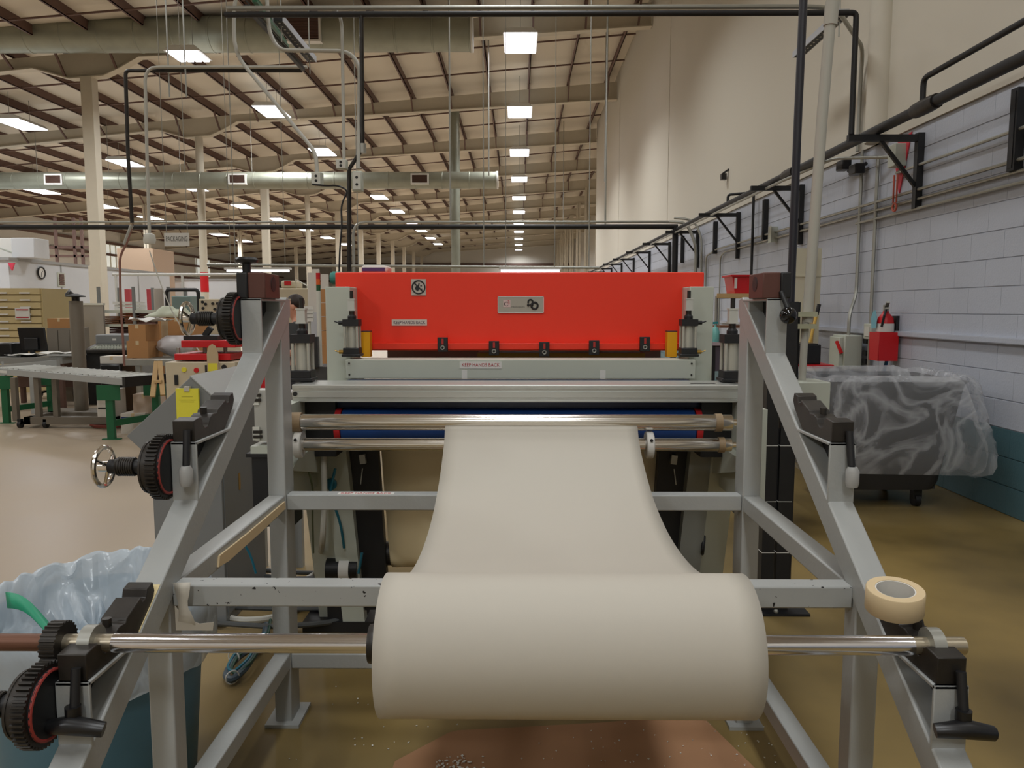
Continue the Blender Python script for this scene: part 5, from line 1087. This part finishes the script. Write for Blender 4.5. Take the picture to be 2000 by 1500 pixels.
def papers(u, v, y, w, d_, label, z0, k=5):
    p = AY(u, v, y); b = MB(); rows = []
    for i in range(7):
        rows.append([(p.x-w/2+w*j/6, y+d_*i/6, z0+.006+k*.006*(1+NZ.noise(Vector((i*.6+u, j*.5, v*.1))))) for j in range(7)])
    return tag(b.grid(rows).done('loose_papers', mWHITE, solid=.004), label, 'papers')
papers(35, 695, 11.05, .4, .3, 'loose white papers on the desk left of the monitor', zt); papers(105, 692, 11.05, .5, .35, 'loose white papers on the desk right of the monitor', zt, 9)
t = thing('grey_cabinet', 'taupe grey storage cabinet behind the pedestal post', 'cabinet', (AY(115, 700, 12).x, 12.3, 0))
p, q = AY(91, 641, 12.05), AY(139, 700, 12.05); MB().box(p.x, q.x, 12.05, 12.6, 0, p.z).done('cabinet_body', M('taupe cabinet', (130, 122, 110), .6), t); zc1 = p.z
for s_ in (.02, .52): MB().box(p.x+(q.x-p.x)*s_, p.x+(q.x-p.x)*(s_+.46), 12.035, 12.05, .08, zc1-.03).done('door', M('taupe cabinet', (130, 122, 110), .6), t)
t = carton('carton', 92, 622, 137, 640, 12.1, .35, mCARD, 'open brown carton on the taupe grey cabinet', zc1)
# office chair
p = AY(110, 770, 12.6); t = thing('office_chair', 'black office chair with star base behind the conveyor', 'chair', (p.x, 12.6, 0))
b = MB()
for k in range(5):
    a = k*2*PI/5+.3; b.bar((p.x, 12.6, .13), (p.x+.34*math.cos(a), 12.6+.34*math.sin(a), .08), .05, .03); b.ball((p.x+.34*math.cos(a), 12.6+.34*math.sin(a), .035), .035, n=8)
b.done('star_base', mBLACKP, t); MB().cyl((p.x, 12.6, .12), (p.x, 12.6, .44), .03).done('gas_lift', mBLACK, t); MB().box(p.x-.24, p.x+.24, 12.36, 12.84, .44, .52).done('seat', mBLACK, t, bevel=.03); MB().box(p.x-.2, p.x+.2, 12.82, 12.88, .6, 1.0).done('backrest', mBLACK, t, bevel=.03)
MB().box(p.x-.03, p.x+.03, 12.83, 12.87, .48, .65).done('back_support', mBLACK, t)
# partition and cutter table
p, q = AY(155, 592, 15), AY(203, 640, 15)
t = thing('cubicle_partition', 'grey fabric cubicle partition behind the pedestal post', 'partition', ((p.x+q.x)/2, 15, 0)); MB().box(p.x, q.x, 15, 15.06, 0, p.z-.04).done('fabric_panel', M('partition fabric', (150, 144, 136), .8), t); MB().box(p.x-.01, q.x+.01, 14.99, 15.07, p.z-.04, p.z).done('cap_rail', mPLW, t)
p, q = AY(164, 655, 11.6), AY(252, 712, 11.6)
t = thing('paper_cutter', 'dark grey console machine with keyboard shelf behind the conveyor', 'machine', ((p.x+q.x)/2, 12, 0))
MB().box(p.x, q.x, 11.9, 12.5, 0, p.z).done('console_body', mDARKGREY, t, bevel=.02); zk = AY(200, 681, 11.6).z
MB().prism([(11.55, zk-.06), (11.55, zk-.02), (11.9, zk+.06), (11.9, zk-.06)], 'x', p.x, q.x).done('keyboard_shelf', mIRON, t); MB().box(p.x+.02, q.x-.25, 11.6, 11.9, 0, zk-.06).done('front_base', mBLACK, t)
kb = MB()
for i in range(12):
    for j in range(3): kb.box(p.x+.08+i*.045, p.x+.115+i*.045, 11.6+j*.09, 11.66+j*.09, zk-.01+j*.02, zk+.012+j*.02)
o = kb.done('key_caps', mMACH, t); o['kind'] = 'stuff'
MB().box((p.x+q.x)/2-.06, (p.x+q.x)/2+.0, 11.895, 11.9, p.z-.09, p.z-.06).done('badge', mWHITE, t)
# rack with brown stacks
rk = thing('storage_rack', 'grey storage rack holding stacks of brown sheets', 'rack', (AY(255, 650, 15.2).x, 15.2, 0))
px0, px1 = AY(194, 600, 15.2).x, AY(330, 600, 15.2).x
lv = [AY(250, v, 15.2).z for v in (606, 633, 656)]
for x in (px0, (px0+px1)/2, px1):
    for y in (15.2, 16.0): MB().box(x-.025, x+.025, y-.025, y+.025, 0, AY(250, 560, 15.2).z).done('rack_post', mDARKGREY, rk)
for z in lv: MB().box(px0, px1, 15.18, 16.02, z-.05, z).done('rack_shelf', mMACH, rk)
def stack(u0, u1, v1, shelf, n, mat, label, y=15.25, dep=.6):
    p, q = AY(u0, 600, y), AY(u1, 600, y); z = lv[shelf] if isinstance(shelf, int) else shelf; top = AY(u0, v1, y).z; h = max(.02, (top-z)/n)
    t = thing('sheet_stack', label, 'stack', ((p.x+q.x)/2, y+dep/2, z), 'stacks of brown sheets on the rack')
    for k in range(n):
        e = random.uniform(-.03, .03); MB().box(p.x+e, q.x+e, y+random.uniform(0, .03), y+dep, z+k*h, z+(k+.82)*h).done('sheet_bundle', mat, t)
stack(198, 232, 617, 1, 4, mCARD2, 'brown sheet stack on the left of the middle rack shelf'); stack(240, 268, 607, 1, 6, mCARD2, 'tall brown sheet stack in the middle of the middle rack shelf'); stack(272, 304, 612, 1, 5, M('red brown card', (104, 66, 58), .7), 'reddish brown sheet stack on the right of the middle rack shelf'); stack(212, 256, 637, 2, 4, M('dark plum card', (70, 46, 44), .7), 'dark plum sheet stack on the lowest rack shelf')
stack(222, 256, 588, 0, 3, mWHITE, 'white sheet stack on the top rack shelf')
p = AY(310, 580, 15.4); tag(MB().lathe([(.09, 0), (.09, .42), (.085, .43), (0, .43)], (p.x, 15.4, lv[0]), n=18).done('tall_canister', M('taupe canister', (160, 150, 138), .5)), 'taupe cylindrical canister on the top rack shelf', 'canister')
for u, lb in ((248, 'left'), (291, 'right')): p = AY(u, 565, 17.5); tag(MB().box(p.x-.06, p.x+.06, 17.5, 17.6, 0, p.z).done('red_post', M('faded red post', (190, 74, 84), .5)), 'faded red steel post behind the rack, the %s one' % ('thicker' if lb == 'left' else 'thinner right hand'), 'post')
# packing table with cartons
zt2 = AY(280, 703, 9.4).z
t = thing('packing_table', 'steel topped packing table crowded with cartons', 'table', (AY(290, 703, 9.4).x, 9.8, 0))
p, q = AY(243, 703, 9.4), AY(332, 703, 9.4); MB().box(p.x, q.x, 9.4, 10.5, zt2-.07, zt2).done('table_top', mSTEEL, t)
for x in (p.x+.15, q.x-.05):
    for y in (9.45, 10.45): MB().box(x-.03, x+.03, y-.03, y+.03, 0, zt2-.07).done('leg', mSTEEL, t)
MB().box(p.x+.2, q.x-.1, 9.6, 10.4, .1, .13).done('lower_shelf', mCARD, t)
zA = AY(250, 666, 9.75).z
carton('carton', 247, 666, 290, 700, 9.75, .4, mCARD, 'brown carton at the bottom of the packing table stack', zt2); carton('carton', 250, 634, 285, 666, 9.75, .38, mCARD, 'brown carton on top of the packing table stack', zA)
papers(285, 630, 9.8, .45, .3, 'crumpled white papers on the upper packing carton', AY(250, 634, 9.75).z, 9)
carton('carton', 308, 621, 381, 680, 10.6, .5, mCARD, 'large brown carton standing behind the white bag', 0)
p = AY(314, 624, 10.2); tag(MB().cyl((p.x, 10.3, zt2), (p.x, 10.3, p.z), .042, n=16).done('cardboard_tube', M('tan tube', (176, 154, 122), .6)), 'upright tan cardboard tube in front of the large carton', 'tube')
p = AY(325, 676, 9.7)
b = MB(); rows = []
for k in range(8):
    t_ = k/7; r = .19*math.sin(.35+t_*2.3)
    rows.append([(p.x+r*1.25*math.cos(a)*(1+.3*NZ.noise(Vector((math.cos(a)*3, math.sin(a)*3, k*.9)))+.25*abs(NZ.noise(Vector((math.cos(a)*8, math.sin(a)*8, k*1.7))))), 10.0+r*.7*math.sin(a), zt2+.01+.27*t_) for a in [2*PI*i/40 for i in range(40)]])
tag(b.grid(rows, close_u=True).done('plastic_bag', M('white plastic bag', (206, 202, 204), .35)), 'crumpled white plastic bag on the packing table', 'bag')
z0_ = AY(340, 621, 10.6).z; p = AY(338, 612, 10.9); rows = []
for i in range(14):
    t_ = i/13
    rows.append([(p.x-.3+.6*j/17, 10.65+.4*t_, z0_+.012+max(0, .17*math.sin(PI*t_)**.7*math.sin(PI*j/17)**.8*(.55+.9*abs(NZ.noise(Vector((j*.32, t_*2.2, 3)))+.25)))) for j in range(18)])
tag(MB().grid(rows).done('fabric_pile', M('pale green fabric', (186, 190, 170), .8), solid=.01), 'pile of pale folded fabric on the large carton', 'fabric')
carton('carton', 195, 696, 240, 710, 10.0, .25, mWC, 'flat white carton in front of the packing table', AY(200, 710, 10.0).z)
p, q = AY(193, 711, 9.95), AY(238, 745, 9.95); tag(MB().box(p.x, q.x, 9.95, 10.4, 0, AY(200, 710, 10.0).z).done('black_drum_box', mBLACKP, bevel=.03), 'black squat bin under the flat white carton', 'bin')
tag(MB().bar(AY(298, 775, 8.4), AY(306, 706, 8.6), .05, .03).bar(AY(318, 772, 8.4), AY(312, 706, 8.6), .05, .03).bar(AY(301, 745, 8.45), AY(316, 745, 8.45), .03, .03).done('wooden_easel', mWOOD), 'small pale wooden trestle leaning by the cream press', 'trestle')
# cream press with red plates
Yp = 7.3
t = thing('red_plate_press', 'cream cabinet press with red plates and black head', 'press', (AY(395, 700, Yp).x, 7.6, 0))
p, q = AY(322, 707, Yp), AY(462, 800, Yp); zp = p.z
MB().box(p.x, q.x, Yp, 8.0, 0, zp).done('cream_cabinet', mCREAM, t, bevel=.01)
MB().box(AY(400, 705, Yp).x, AY(404, 705, Yp).x, Yp-.004, Yp, .05, zp-.03).done('door_gap', mBLACK, t)
MB().box(AY(341, 735, Yp).x, AY(348, 735, Yp).x, Yp-.01, Yp, AY(341, 752, Yp).z, AY(341, 732, Yp).z).done('door_handle', mBLACK, t)
for u, v, mt, nm in ((360, 722, mYNOTE, 'yellow_dot'), (384, 723, mREDP, 'red_dot'), (438, 717, mBLACK, 'knob')):
    a = AY(u, v, Yp); MB().cyl((a.x, Yp-.012, a.z), (a.x, Yp, a.z), .024, n=14).done(nm, mt, t)
for v0, v1, u0, u1 in ((691, 704, 340, 450), (665, 679, 353, 460)):
    a, b_ = AY(u0, v0, Yp+.05), AY(u1, v1, Yp+.05); MB().box(a.x, b_.x, Yp+.05, 7.9, b_.z, a.z).done('red_plate', mREDP, t, bevel=.006)
for u in (348, 400, 440): a, b_ = AY(u, 679, Yp+.2), AY(u, 691, Yp+.2); MB().cyl((a.x, Yp+.2, b_.z-.0), (a.x, Yp+.2, a.z), .02, n=8).cyl((a.x, Yp+.2, zp), (a.x, Yp+.2, b_.z), .025, n=8).done('guide_post', mSTEEL, t)
a, b_ = AY(358, 656, Yp+.1), AY(425, 666, Yp+.1); MB().box(a.x, b_.x, Yp+.1, 7.8, b_.z, a.z).bar(AY(400, 656, Yp+.2), AY(412, 640, Yp+.2), .05, .05).done('black_head', mBLACK, t)
a, b_ = AY(403, 672, Yp-.03), AY(427, 725, Yp-.03); c = (a.x+b_.x)/2
t = thing('paper_tag', 'tan arched paper tag with yellow note on the cream press', 'tag', (c, Yp-.03, b_.z)); w = (b_.x-a.x)/2
MB().prism([(a.x, b_.z), (b_.x, b_.z), (b_.x, a.z-.09), (c+w*.6, a.z-.02), (c, a.z), (c-w*.6, a.z-.02), (a.x, a.z-.09)], 'y', Yp-.03, Yp-.022).done('tag_board', M('tan card', (188, 166, 132), .6), t); MB().box(a.x+.01, b_.x-.01, Yp-.034, Yp-.03, b_.z, b_.z+.075).done('yellow_note', mYNOTE, t)
# control cabinets further back
B('control_cabinet', 334, 578, 376, 640, 13.5, .6, M('teal grey cabinet', (122, 140, 136), .5), 'teal grey control cabinet behind the large carton', 'cabinet', 0, bevel=.02)
t = thing('control_console', 'cream control console with black knobs behind the left gear', 'console', (AY(415, 620, 12).x, 12.2, 0)); p, q = AY(388, 584, 12), AY(442, 625, 12)
MB().box(p.x, q.x, 12, 12.6, 0, p.z).done('console_body', mCREAM, t, bevel=.01)
for u, v in ((396, 590), (402, 594), (397, 602), (416, 593), (425, 593), (420, 604), (430, 603)): a = AY(u, v, 12); MB().cyl((a.x, 11.98, a.z), (a.x, 12, a.z), .022, n=10).done('knob', mBLACK, t)
a, b_ = AY(426, 606, 11.95), AY(442, 614, 11.95); MB().box(a.x, b_.x, 11.95, 12, b_.z, a.z).done('orange_cover', mRED, t)
p, q, r_ = AY(325, 566, 12.8), AY(387, 566, 12.8), AY(387, 590, 12.8)
tag(MB().tube(bent([(p.x, 12.8, 0), p, q, (q.x, 12.8, 0)], .06), .03, 8).done('pipe_arch', mBLACK), 'black pipe arch standing behind the teal grey cabinet', 'frame')
# big beige machine, boards, stack light, brown cartons
Yb = 12.3
t = thing('beige_machine', 'large beige machine cabinet behind the person', 'machine', (AY(585, 600, Yb).x, 12.8, 0))
p, q = AY(541, 563, Yb), AY(625, 650, Yb); MB().box(p.x, q.x, Yb, 13.4, 0, p.z).done('machine_body', mCREAM, t, bevel=.02)
a, b_ = AY(548, 548, Yb+.1), AY(575, 562, Yb+.1); o = MB().box(a.x, b_.x, Yb+.1, 12.9, p.z, a.z).done('top_box', mCREAM, t, bevel=.03)
a, b_ = AY(555, 549, Yb+.09), AY(568, 557, Yb+.09); MB().box(a.x, b_.x, Yb+.09, Yb+.1, b_.z, a.z).done('red_label', mREDP, o)
a, b_ = AY(578, 552, Yb+.2), AY(600, 558, Yb+.2); MB().tube([(a.x, 12.5, p.z), (a.x, 12.5, a.z+.05), (b_.x, 12.5, b_.z), (b_.x, 12.5, p.z)], .012, 6).done('wire_frame', mPLW, t)
t = thing('leaning_boards', 'tall pale boards leaning beside the stack light', 'boards', (AY(610, 600, 9).x, 9.3, 0))
for k, (u, v0, w) in enumerate(((604, 532, .06), (612, 525, .05), (630, 535, .05))):
    p = AY(u, v0, 9.3); MB().bar((p.x+.03, 9.2, 0), (p.x+.0, 9.4, p.z), .09, .03, (0, 1, 0)).done('board', M('pale board', (200, 194, 184), .6), t)
p, q = AY(598, 610, 9.1), AY(634, 700, 9.1); MB().box(p.x, q.x, 9.15, 9.18, 0, p.z).done('white_panel', M('pale blue grey panel', (196, 200, 204), .5), t)
p = AY(621, 533, 6.9)
t = thing('stack_light', 'red orange green stack light on a pale pole', 'signal light', (p.x, 6.9, 0)); r_ = .019
zz = [AY(621, v, 6.9).z for v in (533, 545, 556, 568)]
for k, (mt, nm) in enumerate(((mREDP, 'red_lens'), (M('orange lens', (214, 96, 36), .4), 'orange_lens'), (M('dark green lens', (24, 78, 44), .4), 'green_lens'))): MB().cyl((p.x, 6.9, zz[k+1]), (p.x, 6.9, zz[k]), r_, n=16).done(nm, mt, t)
MB().cyl((p.x, 6.9, .95), (p.x, 6.9, zz[3]), .02, n=14).done('pole', mPLW, t); MB().box(p.x-.2, p.x+.1, 6.8, 7.2, 0, .95).done('light_pedestal', M('dark console', (60, 60, 60), .5), t)
a = AY(611, 671, 6.78); b = MB().box(a.x-.03, a.x+.05, 6.75, 6.8, .95, a.z+.06); b.done('switch_panel', mBLACK, t)
for v in (672, 680, 686): c = AY(611, v, 6.75); MB().cyl((c.x, 6.735, c.z), (c.x, 6.75, c.z), .008, n=10).done('white_button', mWHITE, t)
for k in range(4):
    v0, v1 = 565+k*27, 590+k*27
    p, q = AY(626, v0, 8.3), AY(662, v1+1, 8.3)
    zb_ = AY(626, 565+(k+1)*27, 8.3).z
    o = tag(MB().box(p.x, q.x, 8.3, 8.75, zb_+.006, p.z).done('carton', mCARD), 'brown carton beside the left machine column, %s from the top of its stack' % ORD[k], 'box', 'brown cartons stacked by the column')
tag(MB().box(p.x-.05, q.x+.05, 8.25, 8.8, 0, zb_+.005).done('pallet_stand', mCARD), 'cardboard base under the brown carton stack', 'box')
p, q = AY(592, 598, 7.4), AY(612, 628, 7.4)
t = thing('wall_chart', 'white slatted chart on a slim post behind the left cylinder', 'chart', ((p.x+q.x)/2, 7.4, 0)); MB().box(p.x, q.x, 7.4, 7.42, q.z, p.z).done('chart_sheet', mWHITE, t); MB().cyl(((p.x+q.x)/2, 7.43, 0), ((p.x+q.x)/2, 7.43, p.z), .015, n=8).box((p.x+q.x)/2-.15, (p.x+q.x)/2+.15, 7.3, 7.55, 0, .02).done('chart_post', mPLW, t)
for k in range(3): z = q.z+(p.z-q.z)*(k+1)/4; MB().box(p.x+.005, q.x-.005, 7.397, 7.4, z, z+.004).done('chart_line', mGINK, t)
# ---------------------------------------------------------------- person
hd = AY(574, 600, 8.7)
hx_, hy_, hz_ = hd.x, 8.7, hd.z
pe = thing('person', 'dark haired person in a dark grey shirt facing left, standing behind the stand', 'person', (hx_, hy_, 0))
mSKIN = M('skin', (196, 142, 116), .5); mHAIR = M('dark brown hair', (40, 28, 22), .6, var=.2, vscale=40); mSHIRT = M('charcoal shirt', (52, 54, 54), .8); mPANTS = M('dark trousers', (44, 46, 54), .8)
def skin(name, verts, edges, mat, par, root=0, sub=2):
    me = bpy.data.meshes.new(name); org = Vector(par['_o']); me.from_pydata([Vector(v[:3])-org for v in verts], edges, []); me.materials.append(mat)
    o = bpy.data.objects.new(name, me); C.objects.link(o); o.parent = par
    o.modifiers.new('skin', 'SKIN').use_smooth_shade = True
    lay = me.skin_vertices[0] if me.skin_vertices else None
    if lay is None:
        bm = bmesh.new(); bm.from_mesh(me); bm.verts.layers.skin.verify(); bm.to_mesh(me); bm.free(); lay = me.skin_vertices[0]
    for i, v in enumerate(verts):
        r = v[3]; lay.data[i].radius = r if isinstance(r, tuple) else (r, r); lay.data[i].use_root = (i == root)
    md = o.modifiers.new('sub', 'SUBSURF'); md.levels = sub; md.render_levels = sub; return o
T = hz_-.135                                                     # neck base height; the figure looks towards -x
def P(dx, dy, z, r): return (hx_+dx, hy_+dy, z, r)
sh_ = T-.06; hip = .90*T/1.42; kn = .48*T/1.42
V = [P(.04, 0, hip, (.13, .11)), P(.05, 0, (hip+sh_)/2, (.13, .10)), P(.05, 0, sh_-.07, (.14, .10)), P(.035, 0, T, .055), P(.01, 0, hz_-.06, (.062, .066)), P(.0, 0, hz_+.03, (.094, .076)), P(.01, 0, hz_+.085, (.07, .06)), P(-.055, 0, hz_-.065, .045),
     P(.05, .17, sh_-.03, .055), P(.06, .22, sh_-.30, .042), P(-.14, .20, sh_-.42, .032), P(-.21, .19, sh_-.42, .03),
     P(.05, -.17, sh_-.03, .055), P(.06, -.22, sh_-.30, .042), P(-.14, -.2, sh_-.36, .032), P(-.21, -.19, sh_-.34, .03),
     P(.04, .09, hip-.06, .09), P(.02, .10, kn, .06), P(.06, .10, .08, .042), P(-.06, .11, .035, .035),
     P(.04, -.09, hip-.06, .09), P(.02, -.10, kn, .06), P(.06, -.10, .08, .042), P(-.06, -.11, .035, .035)]
E_ = [(0, 1), (1, 2), (2, 3), (3, 4), (4, 5), (5, 6), (4, 7), (2, 8), (8, 9), (9, 10), (10, 11), (2, 12), (12, 13), (13, 14), (14, 15), (0, 16), (16, 17), (17, 18), (18, 19), (0, 20), (20, 21), (21, 22), (22, 23)]
for s_, i in ((.19, 11), (-.19, 15)):
    c = V[i]
    for k in range(4):
        n = len(V); V.append((c[0]-.05, c[1]-.03+.02*k, c[2]-.005, .009)); V.append((c[0]-.085, c[1]-.033+.022*k, c[2]-.02, .008)); E_ += [(i, n), (n, n+1)]
    n = len(V); V.append((c[0]-.02, c[1]-.045*(1 if s_ > 0 else -1), c[2]+.01, .01)); V.append((c[0]-.05, c[1]-.06*(1 if s_ > 0 else -1), c[2]+.01, .008)); E_ += [(i, n), (n, n+1)]
skin('body', V, E_, mSKIN, pe)
nose = MB().ball((hx_-.098, hy_, hz_+.0), .016, (1.3, .8, 1.3), 10); nose.done('nose', mSKIN, pe)
for s_ in (-1, 1):
    MB().ball((hx_-.082, hy_+s_*.03, hz_+.025), .010, n=10).done('eye', mINK, pe); MB().ball((hx_+.012, hy_+s_*.078, hz_+.0), .03, (.7, .3, 1.1), 12).done('ear', mSKIN, pe)
MB().ball((hx_-.086, hy_, hz_-.052), .018, (.6, 1.2, .35), 10).done('mouth', M('lips', (160, 96, 86), .5), pe)
hb2 = MB()
for i in range(1): hb2.ball((hx_+.022, hy_, hz_+.055), .1, (1.02, .86, .95), 20)
bmesh.ops.delete(hb2.bm, geom=[v for v in hb2.bm.verts if (v.co.x < hx_-.03 and v.co.z < hz_+.075) or v.co.z < hz_-.06], context='VERTS')
hb2.ball((hx_+.07, hy_, hz_+.0), .06, (.75, 1.05, 1.25), 14); hb2.done('hair', mHAIR, pe)
SV = [P(.045, 0, hip-.08, (.16, .14)), P(.05, 0, (hip+sh_)/2, (.158, .125)), P(.05, 0, sh_-.06, (.16, .12)), P(.045, 0, T-.015, .07), P(.05, .18, sh_-.03, .075), P(.06, .225, sh_-.24, .062), P(.05, -.18, sh_-.03, .075), P(.06, -.225, sh_-.24, .062)]
skin('shirt', SV, [(0, 1), (1, 2), (2, 3), (2, 4), (4, 5), (2, 6), (6, 7)], mSHIRT, pe)
PV = [P(.04, 0, hip, (.15, .13)), P(.04, .09, hip-.1, .105), P(.02, .10, kn, .078), P(.055, .10, .1, .06), P(.04, -.09, hip-.1, .105), P(.02, -.10, kn, .078), P(.055, -.10, .1, .06)]
skin('trousers', PV, [(0, 1), (1, 2), (2, 3), (0, 4), (4, 5), (5, 6)], mPANTS, pe)
for s_ in (-1, 1): MB().box(hx_-.16, hx_+.12, hy_+s_*.105-.045, hy_+s_*.105+.045, 0, .085).done('shoe', mBLACK, pe, bevel=.03)
for o in bpy.data.objects:
    if '_o' in o: del o['_o']
